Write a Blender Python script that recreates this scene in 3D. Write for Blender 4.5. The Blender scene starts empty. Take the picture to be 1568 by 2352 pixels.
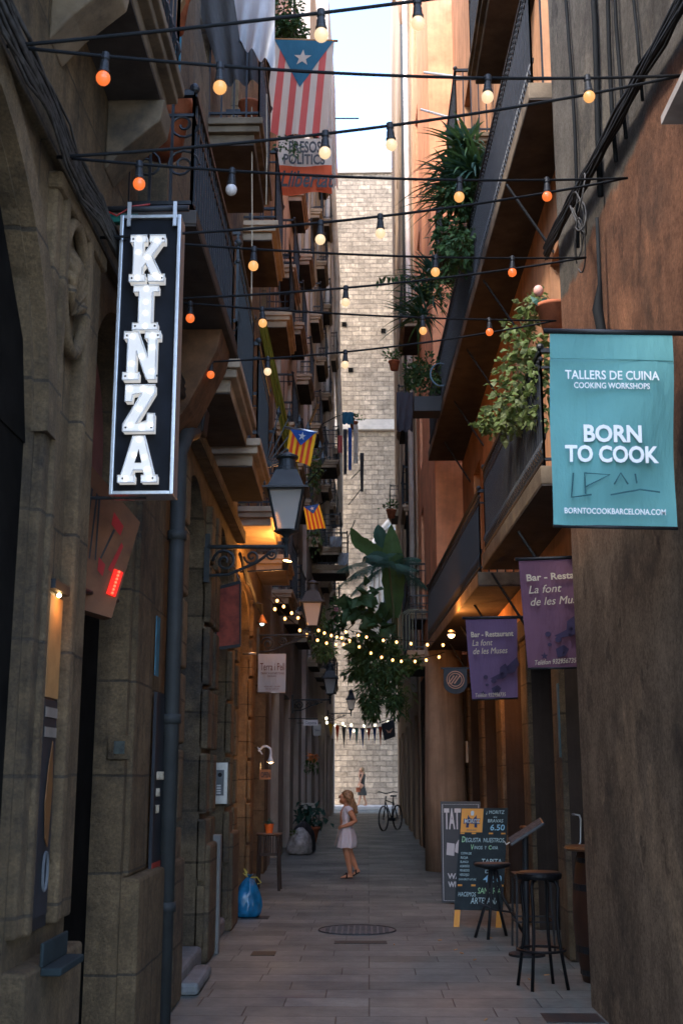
import bpy, bmesh, math, random
from mathutils import Vector as V, Matrix
rng = random.Random(11)
sc = bpy.context.scene
C = sc.collection
rad = math.radians

# ------------------------------------------------------------------ camera, sky, sun, exposure
F, CX, CY, EYE = 2700.0, 784.0, 1176.0, V((0, 0, 1.55))
YAW, PITCH = rad(-1.263), rad(12.61)
cam = bpy.data.cameras.new('camera'); cam.sensor_fit = 'HORIZONTAL'; cam.sensor_width = 36
cam.lens = F / 1568 * 36; cam.clip_start = 0.1; cam.clip_end = 500
cam.dof.use_dof = True; cam.dof.focus_distance = 9.0; cam.dof.aperture_fstop = 8
co = bpy.data.objects.new('camera', cam); C.objects.link(co)
co.location = EYE; co.rotation_euler = (math.pi / 2 + PITCH, 0, -YAW); sc.camera = co

w = bpy.data.worlds.new('World'); sc.world = w; w.use_nodes = True
wn = w.node_tree.nodes; bg = wn['Background']; bg.inputs['Strength'].default_value = 0.13
sky = wn.new('ShaderNodeTexSky'); sky.sky_type = 'NISHITA'; sky.sun_disc = False
SUN_EL, SUN_AZ = rad(50), rad(225)
sky.sun_elevation = SUN_EL; sky.sun_rotation = SUN_AZ
sky.air_density = .8; sky.dust_density = .9; sky.ozone_density = 1.5
w.node_tree.links.new(sky.outputs[0], bg.inputs['Color'])
sl = bpy.data.lights.new('sun', 'SUN'); sl.energy = .6; sl.angle = rad(8); sl.color = (1, .9, .78)
so = bpy.data.objects.new('sun', sl); C.objects.link(so)
sd = V((math.sin(SUN_AZ) * math.cos(SUN_EL), math.cos(SUN_AZ) * math.cos(SUN_EL), math.sin(SUN_EL)))
so.rotation_euler = sd.to_track_quat('Z', 'Y').to_euler(); so.location = (0, 0, 40)
sc.view_settings.view_transform = 'Standard'; sc.view_settings.look = 'None'
sc.view_settings.exposure = 3.2; sc.view_settings.gamma = 1
sc.cycles.use_denoising = True; sc.cycles.max_bounces = 7; sc.cycles.diffuse_bounces = 5
sc.cycles.sample_clamp_indirect = 6

# camera frame, used to measure where things stand
_f = V((math.sin(YAW) * math.cos(PITCH), math.cos(YAW) * math.cos(PITCH), math.sin(PITCH)))
_r = V((math.cos(YAW), -math.sin(YAW), 0)); _u = _r.cross(_f)
def ray(x, y): return _f + _r * ((x - CX) / F) - _u * ((y - CY) / F)
def atY(x, y, Y): d = ray(x, y); return EYE + d * (Y / d.y)
def atX(x, y, X): d = ray(x, y); return EYE + d * (X / d.x)
def atZ(x, y, Z=0.0): d = ray(x, y); return EYE + d * ((Z - EYE.z) / d.z)
def pxx(p): d = p - EYE; return CX + F * d.dot(_r) / d.dot(_f)

# ------------------------------------------------------------------ materials
def new_mat(name):
    m = bpy.data.materials.new(name); m.use_nodes = True
    nt = m.node_tree
    return m, nt, nt.nodes['Principled BSDF']
def nd(nt, t, **k):
    n = nt.nodes.new(t)
    for a, b in k.items(): setattr(n, a, b)
    return n
def rgba(c): return (c[0], c[1], c[2], 1)
def pos(nt, axes='xyz', sc_=(1, 1, 1)):
    g = nd(nt, 'ShaderNodeNewGeometry'); s = nd(nt, 'ShaderNodeSeparateXYZ'); c = nd(nt, 'ShaderNodeCombineXYZ')
    nt.links.new(g.outputs['Position'], s.inputs[0])
    for i, a in enumerate(axes):
        mu = nd(nt, 'ShaderNodeMath', operation='MULTIPLY'); mu.inputs[1].default_value = sc_[i]
        nt.links.new(s.outputs['XYZ'.index(a.upper())], mu.inputs[0]); nt.links.new(mu.outputs[0], c.inputs[i])
    return c.outputs[0]
def noise(nt, vec, scale, detail=6, rough=.6):
    n = nd(nt, 'ShaderNodeTexNoise'); n.inputs['Scale'].default_value = scale
    n.inputs['Detail'].default_value = detail; n.inputs['Roughness'].default_value = rough
    nt.links.new(vec, n.inputs['Vector']); return n.outputs['Fac']
def ramp(nt, fac, a, b, ca=(0, 0, 0), cb=(1, 1, 1)):
    r = nd(nt, 'ShaderNodeValToRGB'); e = r.color_ramp.elements
    e[0].position = a; e[1].position = b; e[0].color = rgba(ca); e[1].color = rgba(cb)
    nt.links.new(fac, r.inputs[0]); return r.outputs['Color']
def mix(nt, fac, a, b, mode='MIX'):
    m = nd(nt, 'ShaderNodeMix', data_type='RGBA', blend_type=mode)
    for i, v in ((0, fac), (6, a), (7, b)):
        if isinstance(v, (int, float)): m.inputs[i].default_value = v
        elif isinstance(v, tuple): m.inputs[i].default_value = rgba(v)
        else: nt.links.new(v, m.inputs[i])
    return m.outputs[2]
def bump(nt, h, strength, dist=.01, prev=None):
    b = nd(nt, 'ShaderNodeBump'); b.inputs['Strength'].default_value = strength; b.inputs['Distance'].default_value = dist
    nt.links.new(h, b.inputs['Height'])
    if prev: nt.links.new(prev, b.inputs['Normal'])
    return b.outputs[0]
def mul(c, k): return tuple(min(1, x * k) for x in c)

def mat(name, col, rough=.75, metal=0., var=.3, scale=4, bmp=.0, bscale=60, col2=None, streak=0., spec=.4, stain=None):
    m, nt, b = new_mat(name)
    p = pos(nt)
    base = mix(nt, ramp(nt, noise(nt, p, scale), .3, .7), mul(col, 1 - var), col2 or mul(col, 1 + var))
    if streak:
        s = noise(nt, pos(nt, sc_=(9, 9, .55)), 1.0, 5, .65)
        base = mix(nt, ramp(nt, s, .42, .72), base, mul(col, 1 - streak))
    if stain:
        s = noise(nt, p, .9, 8, .7)
        base = mix(nt, ramp(nt, s, .52, .62), base, stain)
    nt.links.new(base, b.inputs['Base Color'])
    b.inputs['Roughness'].default_value = rough; b.inputs['Metallic'].default_value = metal
    b.inputs['Specular IOR Level'].default_value = spec
    if bmp:
        nt.links.new(bump(nt, noise(nt, p, bscale, 8, .7), bmp), b.inputs['Normal'])
    return m

def blocks(name, col, axes, bw, bh, joint=.012, var=.3, mortar=None, rough=.85, bmp=.5, streak=.3, tint=.35, grime=None, warp=.03):
    """coursed stone: a brick pattern in metres with weathering over it"""
    m, nt, b = new_mat(name)
    p = pos(nt); q = pos(nt, axes + 'x' if len(axes) == 2 else axes)
    wn_ = noise(nt, p, 2.2, 3)
    add = nd(nt, 'ShaderNodeVectorMath', operation='MULTIPLY_ADD')
    add.inputs[1].default_value = (1, 1, 1)
    wv = nd(nt, 'ShaderNodeCombineXYZ'); wm = nd(nt, 'ShaderNodeMath', operation='MULTIPLY'); wm.inputs[1].default_value = warp
    nt.links.new(wn_, wm.inputs[0]); nt.links.new(wm.outputs[0], wv.inputs[0]); nt.links.new(wm.outputs[0], wv.inputs[1])
    nt.links.new(q, add.inputs[0]); nt.links.new(wv.outputs[0], add.inputs[2])
    t = nd(nt, 'ShaderNodeTexBrick'); t.offset = .5
    for k, v in (('Scale', 1), ('Mortar Size', joint), ('Mortar Smooth', .35), ('Bias', 0), ('Brick Width', bw), ('Row Height', bh)):
        t.inputs[k].default_value = v
    t.inputs['Color1'].default_value = rgba(mul(col, 1 - tint)); t.inputs['Color2'].default_value = rgba(mul(col, 1 + tint))
    t.inputs['Mortar'].default_value = rgba(mortar or mul(col, .45))
    nt.links.new(add.outputs[0], t.inputs['Vector'])
    n1 = noise(nt, p, 1.6, 8, .7)
    c = mix(nt, .7, t.outputs['Color'], ramp(nt, n1, .25, .75, mul(col, 1 - var) , mul(col, 1 + var)), 'MIX') if False else \
        mix(nt, 1.0, t.outputs['Color'], ramp(nt, n1, .25, .75, (1 - var,) * 3, (1 + var,) * 3), 'MULTIPLY')
    if streak:
        s = noise(nt, pos(nt, sc_=(7, 7, .5)), 1.0, 5, .65)
        c = mix(nt, ramp(nt, s, .45, .75), c, mul(col, 1 - streak))
    if grime:
        s = noise(nt, p, .8, 8, .75)
        c = mix(nt, ramp(nt, s, .5, .66), c, grime)
    c = mix(nt, 1.0, c, ramp(nt, noise(nt, p, 75, 4, .8), .3, .7, (.62,) * 3, (1.4,) * 3), 'MULTIPLY')
    c = mix(nt, 1.0, c, ramp(nt, noise(nt, p, 6, 9, .75), .32, .68, (.6,) * 3, (1.35,) * 3), 'MULTIPLY')
    nt.links.new(c, b.inputs['Base Color']); b.inputs['Roughness'].default_value = rough
    b.inputs['Specular IOR Level'].default_value = .3
    inv = nd(nt, 'ShaderNodeMath', operation='SUBTRACT'); inv.inputs[0].default_value = 1
    nt.links.new(t.outputs['Fac'], inv.inputs[1])
    bb = bump(nt, inv.outputs[0], bmp, .02)
    nt.links.new(bump(nt, noise(nt, p, 22, 9, .8), .8, .03, bb), b.inputs['Normal'])
    return m

def emit(name, col, s, base=(.8, .8, .8), rough=.3):
    m, nt, b = new_mat(name)
    b.inputs['Base Color'].default_value = rgba(base); b.inputs['Roughness'].default_value = rough
    b.inputs['Emission Color'].default_value = rgba(col); b.inputs['Emission Strength'].default_value = s
    return m
def glass(name, col=(.9, .9, .9), rough=.08, alpha=.35):
    m, nt, b = new_mat(name)
    b.inputs['Base Color'].default_value = rgba(col); b.inputs['Roughness'].default_value = rough
    b.inputs['Alpha'].default_value = alpha; b.inputs['Specular IOR Level'].default_value = .6
    return m
def cloth(name, col, trans=.35, var=.08, fold=6, rough=.8, wrinkle=.5):
    m, nt, b = new_mat(name)
    p = pos(nt); n = noise(nt, p, fold, 4)
    c = mix(nt, n, mul(col, 1 - var), mul(col, 1 + var)); nt.links.new(c, b.inputs['Base Color'])
    b.inputs['Roughness'].default_value = rough; b.inputs['Specular IOR Level'].default_value = .2
    tr = nd(nt, 'ShaderNodeBsdfTranslucent'); nt.links.new(c, tr.inputs[0])
    ms = nd(nt, 'ShaderNodeMixShader'); ms.inputs[0].default_value = trans
    nt.links.new(b.outputs[0], ms.inputs[1]); nt.links.new(tr.outputs[0], ms.inputs[2])
    nt.links.new(ms.outputs[0], nt.nodes['Material Output'].inputs['Surface'])
    nt.links.new(bump(nt, noise(nt, p, 140, 3), .15, .004, bump(nt, noise(nt, pos(nt, sc_=(7, 7, 2.2)), 1.0, 5, .55), wrinkle, .06)), b.inputs['Normal'])
    return m

M = {}
M['stone_dark'] = blocks('dark tan stone', (.14, .093, .048), 'yz', 1.1, .52, .008, .45, mortar=(.06, .045, .03), streak=.5, tint=.15, grime=(.03, .023, .016))
M['stone_grey'] = blocks('brown grey stone', (.165, .118, .068), 'yz', .8, .42, .012, .4, streak=.4, tint=.2, grime=(.06, .05, .04))
M['stone_warm'] = blocks('warm stone', (.19, .13, .07), 'yz', .9, .5, .01, .4, streak=.35, tint=.2)
M['plaster_dark'] = mat('dark plaster', (.13, .095, .065), .9, var=.35, scale=1.5, bmp=.4, bscale=45, streak=.4)
M['plaster_beige'] = mat('beige plaster', (.42, .36, .29), .9, var=.3, scale=1.2, bmp=.25, bscale=30, streak=.45)
M['plaster_pink'] = mat('pinkish cream plaster', (.52, .43, .36), .9, var=.25, scale=.9, bmp=.2, bscale=30, streak=.4)
M['plaster_ochre'] = mat('ochre cream plaster', (.42, .29, .18), .9, var=.2, scale=.9, bmp=.2, bscale=30, streak=.3)
M['salmon'] = mat('salmon plaster', (.62, .23, .1), .9, var=.12, scale=1.1, bmp=.25, bscale=30, streak=.18)
M['terracotta'] = mat('terracotta plaster', (.36, .165, .075), .9, var=.25, scale=1.4, bmp=.4, bscale=40, streak=.4)
def two_tone(name, low, high, z0, streak=.4):
    m, nt, b = new_mat(name); p = pos(nt); g = nd(nt, 'ShaderNodeSeparateXYZ'); nt.links.new(p, g.inputs[0])
    n = noise(nt, p, 1.6, 8, .7); r = nd(nt, 'ShaderNodeMath', operation='GREATER_THAN'); r.inputs[1].default_value = z0
    nt.links.new(g.outputs[2], r.inputs[0])
    c = mix(nt, r.outputs[0], low, high)
    c = mix(nt, 1.0, c, ramp(nt, n, .3, .7, (.7,) * 3, (1.25,) * 3), 'MULTIPLY')
    c = mix(nt, 1.0, c, ramp(nt, noise(nt, pos(nt, sc_=(6, 6, .35)), 1.2, 6, .65), .42, .75, (1.05,) * 3, (1 - streak,) * 3), 'MULTIPLY')
    nt.links.new(c, b.inputs['Base Color']); b.inputs['Roughness'].default_value = .92; b.inputs['Specular IOR Level'].default_value = .25
    nt.links.new(bump(nt, noise(nt, p, 40, 8, .7), .4), b.inputs['Normal']); return m
M['bar_wall'] = two_tone('terracotta plaster over a dark ground floor', (.05, .036, .028), (.48, .24, .125), 3.1)
M['salmon_low'] = two_tone('salmon plaster over a dark ground floor', (.08, .058, .042), (.82, .36, .19), 3.6, .18)
M['church'] = blocks('pale church stone', (.41, .315, .22), 'xz', .62, .25, .022, .38, mortar=(.23, .18, .13), streak=.25, tint=.26, bmp=1.0, warp=.11)
M['ledge'] = mat('pale ledge stone', (.55, .48, .4), .85, var=.2, scale=2, bmp=.3)
M['slab'] = mat('weathered balcony stone', (.15, .11, .07), .9, var=.5, scale=3, bmp=.6, bscale=25, stain=(.05, .04, .03))
M['slab_light'] = mat('pale balcony stone', (.36, .27, .18), .9, var=.35, scale=3, bmp=.5, bscale=25)
M['underside'] = mat('dark balcony underside', (.045, .036, .03), .95, var=.4, scale=4, bmp=.5, bscale=20)  # darker colour for the bottom sheet of a balcony slab
M['iron'] = mat('black wrought iron', (.018, .02, .023), .5, .3, var=.3, scale=20, bmp=.15)
M['iron_grey'] = mat('grey green iron', (.03, .036, .038), .5, .3, var=.3, scale=20, bmp=.15)
M['black'] = mat('matt black', (.012, .013, .015), .55, var=.2)
M['black_gloss'] = mat('black paint', (.006, .006, .007), .5, var=.2, spec=.2)
M['rubber'] = mat('black cable', (.009, .01, .011), .75, var=.2, spec=.12)
M['steel'] = mat('brushed steel', (.55, .55, .54), .35, .9, var=.1, scale=30)
M['zinc'] = mat('grey zinc pipe', (.032, .034, .033), .7, .1, var=.25, scale=6, bmp=.1)
M['pipe_pale'] = mat('pale pipe', (.62, .55, .48), .6, var=.15)
M['pipe_clay'] = mat('clay pipe', (.5, .28, .18), .8, var=.2)
M['wood_dark'] = mat('dark wood', (.035, .026, .02), .6, var=.5, scale=9, streak=.4)
M['wood_red'] = mat('reddish barrel wood', (.055, .022, .012), .5, var=.35, scale=6, streak=.4)
M['wood_top'] = mat('varnished table wood', (.13, .055, .022), .4, var=.3, scale=8)
M['shut_teal'] = mat('teal shutter paint', (.02, .16, .22), .6, var=.25, streak=.3)
M['shut_blue'] = mat('blue shutter paint', (.02, .09, .25), .6, var=.2)
M['shut_brown'] = mat('brown shutter', (.09, .055, .035), .7, var=.3, streak=.3)
M['shut_grey'] = mat('grey shutter', (.16, .15, .13), .7, var=.25, streak=.3)
M['pane'] = mat('dark window glass', (.02, .024, .028), .08, var=.3, spec=.7)
M['dark'] = mat('painted opening shade', (.008, .007, .006), .95, var=.4, spec=.02)  # near black colour stands for the shade inside openings
M['clay'] = mat('terracotta pot', (.36, .105, .045), .85, var=.35, scale=9, bmp=.2)
M['orange_pot'] = mat('orange plastic pot', (.8, .17, .03), .4, var=.08)
M['copper'] = mat('hammered copper', (.13, .052, .022), .7, .1, var=.35, scale=7, bmp=.3, bscale=25)
M['white'] = mat('white paint', (.75, .74, .72), .5, var=.06)
M['sign_black'] = mat('black sign board', (.006, .007, .01), .6, var=.5, scale=8, spec=.12)
M['chalk'] = mat('chalk lettering', (.55, .7, .68), .9, var=.25, scale=60)
M['chalk_green'] = mat('green chalk', (.45, .75, .4), .9, var=.25, scale=60)
M['chalk_blue'] = mat('blue chalk', (.35, .62, .75), .9, var=.25, scale=60)
M['board'] = mat('chalkboard', (.014, .024, .026), .7, var=.4, scale=10)
M['orange'] = mat('orange board paint', (.85, .33, .03), .5, var=.08)
M['navy'] = mat('navy print', (.02, .03, .09), .6, var=.05)
M['grey_board'] = mat('grey board', (.055, .06, .06), .5, var=.1)
M['off_white'] = mat('off white print', (.62, .62, .6), .6, var=.08)
M['teal_cloth'] = cloth('teal banner cloth', (.14, .37, .37), .25, .16, 3)
M['teal_text'] = mat('white banner print', (.75, .78, .8), .8, var=.03)
M['mark'] = mat('dark marker ink', (.02, .1, .12), .8, var=.3)
M['purple'] = cloth('purple banner cloth', (.135, .09, .17), .2, .15, 4)
M['plum'] = cloth('plum banner cloth', (.16, .08, .12), .2, .15, 4)
M['gold_text'] = mat('pale gold print', (.55, .46, .33), .8, var=.1)
M['dark_print'] = mat('dark purple print', (.03, .02, .05), .8, var=.1)
M['grey_cloth'] = cloth('pale grey banner cloth', (.5, .5, .49), .25, .06, 4)
M['rust_text'] = mat('rust red print', (.14, .05, .035), .8, var=.1)
M['red_faded'] = cloth('faded red cloth', (.55, .12, .11), .3, .1, 4)
M['white_faded'] = cloth('faded white cloth', (.58, .52, .45), .3, .08, 4)
M['blue_faded'] = cloth('faded blue cloth', (.035, .15, .24), .3, .12, 4)
M['red'] = cloth('red cloth', (.62, .07, .03), .3, .08)
M['yellow'] = cloth('yellow cloth', (.85, .5, .03), .3, .08)
M['blue'] = cloth('blue cloth', (.03, .1, .35), .3, .08)
M['white_cloth'] = cloth('white cloth', (.7, .71, .72), .4, .06, 5)
M['orange_cloth'] = cloth('orange red cloth', (.62, .12, .05), .3, .1)
M['sheet'] = cloth('translucent plastic sheet', (.5, .53, .56), .55, .2, 5, .35)
M['tarp'] = cloth('dark grey tarpaulin', (.06, .055, .055), .1, .2, 4)
M['olive'] = cloth('olive fabric', (.2, .19, .03), .2, .2, 5)
M['pink_cloth'] = cloth('pink cloth', (.6, .25, .28), .3, .1)
M['dark_cloth'] = cloth('dark cloth', (.05, .05, .06), .1, .2)
M['dress'] = cloth('white linen', (.72, .72, .76), .2, .06, 20)
M['skin'] = mat('tanned skin', (.5, .24, .13), .55, var=.1, scale=12)
M['hair'] = mat('light brown hair', (.17, .085, .035), .5, var=.55, scale=28, col2=(.42, .25, .11))
M['sandal'] = mat('dark sandal leather', (.02, .016, .014), .6, var=.2)
M['dress_dark'] = cloth('dark patterned dress', (.06, .055, .045), .1, .5, 18)
M['bag_blue'] = mat('blue plastic bag', (.012, .16, .32), .25, var=.35, scale=9, bmp=.25, bscale=16, spec=.6)
M['bag_clear'] = mat('cloudy plastic bag', (.28, .275, .26), .3, var=.5, scale=14, bmp=.5, bscale=18, spec=.6)
M['string_y'] = mat('yellow string', (.6, .5, .1), .7)
def leafmat(n, c, c2, tr=.3):
    m = cloth(n, c, tr, .4, 7, .5); return m
M['leaf'] = leafmat('dark green leaves', (.045, .1, .04), None)
M['leaf_mid'] = leafmat('mid green leaves', (.07, .14, .045), None)
M['leaf_light'] = leafmat('yellow green leaves', (.12, .165, .05), None)
M['leaf_blue'] = leafmat('blue green leaves', (.05, .12, .09), None)
M['leaf_var'] = leafmat('pale edged leaves', (.17, .2, .09), None)
M['petal'] = mat('orange petals', (.75, .25, .06), .6)
M['stem'] = mat('green brown stem', (.08, .085, .03), .7)
M['lamp_glass'] = glass('frosted lantern glass', (.5, .46, .42), .4, .55)
M['painting'] = mat('red mottled painting', (.25, .045, .025), .7, var=.6, scale=9, stain=(.03, .06, .06))
M['paper'] = mat('paper', (.55, .52, .45), .8, var=.1)
M['poster'] = mat('dark poster', (.014, .015, .018), .7, var=.5, scale=4)
M['poster_red'] = mat('red poster foot', (.3, .035, .02), .5, var=.2)
M['sticker'] = mat('teal sticker', (.03, .14, .19), .6, var=.4, scale=12)
M['butt'] = mat('cigarette paper', (.6, .33, .15), .8, var=.2)
M['bulb_backlit'] = emit('lit bulb with backlight tint', (1, .7, .4), .115, (.25, .2, .15))  # paler than the orange bulb: sky backlight is mixed into the colour
M['bulb_orange'] = emit('orange lit bulb', (1, .17, .03), .115, (.2, .08, .03))
M['bulb_half_backlit'] = emit('lit bulb with slight backlight tint', (1, .45, .14), .115, (.2, .12, .05))  # part of the backlight is mixed into the colour
M['bulb_off'] = mat('unlit pearl bulb', (.5, .46, .44), .25, var=.05)
M['fairy'] = emit('fairy bulb', (1, .42, .1), .95)
M['fairy_far'] = emit('far festoon bulb', (1, .93, .65), .5)
M['letter_white'] = emit('lit sign letter', (1, .97, .94), .045, (.5, .5, .49), .4)
M['letter_bulb'] = emit('sign letter bulb', (1, .98, .95), .3)
M['letter_side'] = mat('white letter rim', (.7, .68, .65), .5)
M['lamp_bulb'] = emit('warm lamp bulb', (1, .62, .25), 2.5)
M['led'] = emit('red led', (1, .02, .01), .14, (.2, .01, .01))
M['led_dot'] = emit('red led dot', (1, .1, .04), .25, (.2, .02, .01))
M['red_glow'] = mat('red glossy inset', (.3, .01, .01), .4)

# paving
def paving():
    m, nt, b = new_mat('grey paving slabs')
    p = pos(nt, 'xyz'); t = nd(nt, 'ShaderNodeTexBrick'); t.offset = .37; t.offset_frequency = 3; t.squash = .7; t.squash_frequency = 2
    for k, v in (('Scale', 1), ('Mortar Size', .005), ('Mortar Smooth', .5), ('Bias', 0), ('Brick Width', .84), ('Row Height', .33)): t.inputs[k].default_value = v
    t.inputs['Color1'].default_value = (.105, .125, .114, 1); t.inputs['Color2'].default_value = (.19, .21, .19, 1)
    t.inputs['Mortar'].default_value = (.05, .052, .05, 1)
    nt.links.new(p, t.inputs['Vector'])
    n = noise(nt, p, .9, 8, .7); n2 = noise(nt, p, 14, 6, .7)
    c = mix(nt, 1.0, t.outputs['Color'], ramp(nt, n, .3, .72, (.55, .58, .62), (1.35, 1.3, 1.24)), 'MULTIPLY')
    c = mix(nt, 1.0, c, ramp(nt, n2, .3, .7, (.85,) * 3, (1.13,) * 3), 'MULTIPLY')
    st = noise(nt, pos(nt, sc_=(1.2, 3.2, 1)), 1.1, 6, .6)
    c = mix(nt, ramp(nt, st, .6, .72), c, (.075, .08, .09))
    nt.links.new(c, b.inputs['Base Color'])
    nt.links.new(ramp(nt, n, .35, .7, (.62,) * 3, (.42,) * 3), b.inputs['Roughness'])
    vo = nd(nt, 'ShaderNodeTexVoronoi'); vo.inputs['Scale'].default_value = 2.3; nt.links.new(p, vo.inputs['Vector'])
    c2 = mix(nt, ramp(nt, vo.outputs['Distance'], .035, .06, (1, 1, 1), (0, 0, 0)), c, (.06, .06, .06)); nt.links.new(c2, b.inputs['Base Color'])
    inv = nd(nt, 'ShaderNodeMath', operation='SUBTRACT'); inv.inputs[0].default_value = 1
    nt.links.new(t.outputs['Fac'], inv.inputs[1])
    bb = bump(nt, inv.outputs[0], .8, .015)
    nt.links.new(bump(nt, n2, .3, .008, bb), b.inputs['Normal'])
    return m
M['paving'] = paving()
M['ground'] = mat('dark ground', (.1, .095, .09), .9, var=.2)
M['kerb'] = mat('pale kerb stone', (.48, .45, .42), .85, var=.15, scale=2, bmp=.2)

# right near wall: three paints, one above the other
def near_wall():
    m, nt, b = new_mat('grey, terracotta and brown stucco')
    p = pos(nt); g = nd(nt, 'ShaderNodeSeparateXYZ'); nt.links.new(p, g.inputs[0])
    n = noise(nt, p, 1.3, 7, .65)
    z = nd(nt, 'ShaderNodeMath', operation='MULTIPLY_ADD'); z.inputs[1].default_value = .5
    nt.links.new(n, z.inputs[0]); nt.links.new(g.outputs[2], z.inputs[2])
    def step(z0, wd):
        r = nd(nt, 'ShaderNodeMapRange'); r.inputs[1].default_value = z0; r.inputs[2].default_value = z0 + wd
        nt.links.new(z.outputs[0], r.inputs[0]); return r.outputs[0]
    fine = ramp(nt, noise(nt, p, 2.2, 10, .75), .32, .68, (.55, .54, .53), (1.4, 1.38, 1.34))
    st = ramp(nt, noise(nt, pos(nt, sc_=(4, 4, .5)), 1.2, 7, .7), .4, .75, (1.05,) * 3, (.78,) * 3)
    c = mix(nt, step(3.2, .5), (.34, .245, .165), (.29, .14, .082))
    c = mix(nt, step(5.35, .05), c, (.165, .148, .125))
    c = mix(nt, 1.0, c, fine, 'MULTIPLY'); c = mix(nt, 1.0, c, st, 'MULTIPLY')
    c = mix(nt, 1.0, c, ramp(nt, noise(nt, p, 38, 6, .85), .34, .66, (.55,) * 3, (1.4,) * 3), 'MULTIPLY')
    c = mix(nt, ramp(nt, noise(nt, p, .7, 9, .75), .5, .62), c, mix(nt, .55, c, (.05, .04, .033)))
    pm = noise(nt, pos(nt, sc_=(1, 1, .7)), 1.1, 7, .6)
    c = mix(nt, ramp(nt, pm, .575, .59), c, mix(nt, 1.0, c, (1.3, 1.27, 1.22), 'MULTIPLY'))
    c = mix(nt, ramp(nt, noise(nt, pos(nt, sc_=(1.3, 1.3, 1)), 1.7, 8, .65), .63, .65), c, mix(nt, 1.0, c, (.62, .62, .64), 'MULTIPLY'))
    nt.links.new(c, b.inputs['Base Color']); b.inputs['Roughness'].default_value = .92; b.inputs['Specular IOR Level'].default_value = .2
    bb = bump(nt, noise(nt, p, 5, 9, .8), 1.0, .08)
    nt.links.new(bump(nt, noise(nt, p, 45, 7, .8), .9, .02, bb), b.inputs['Normal'])
    return m
M['near_wall'] = near_wall()

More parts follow.
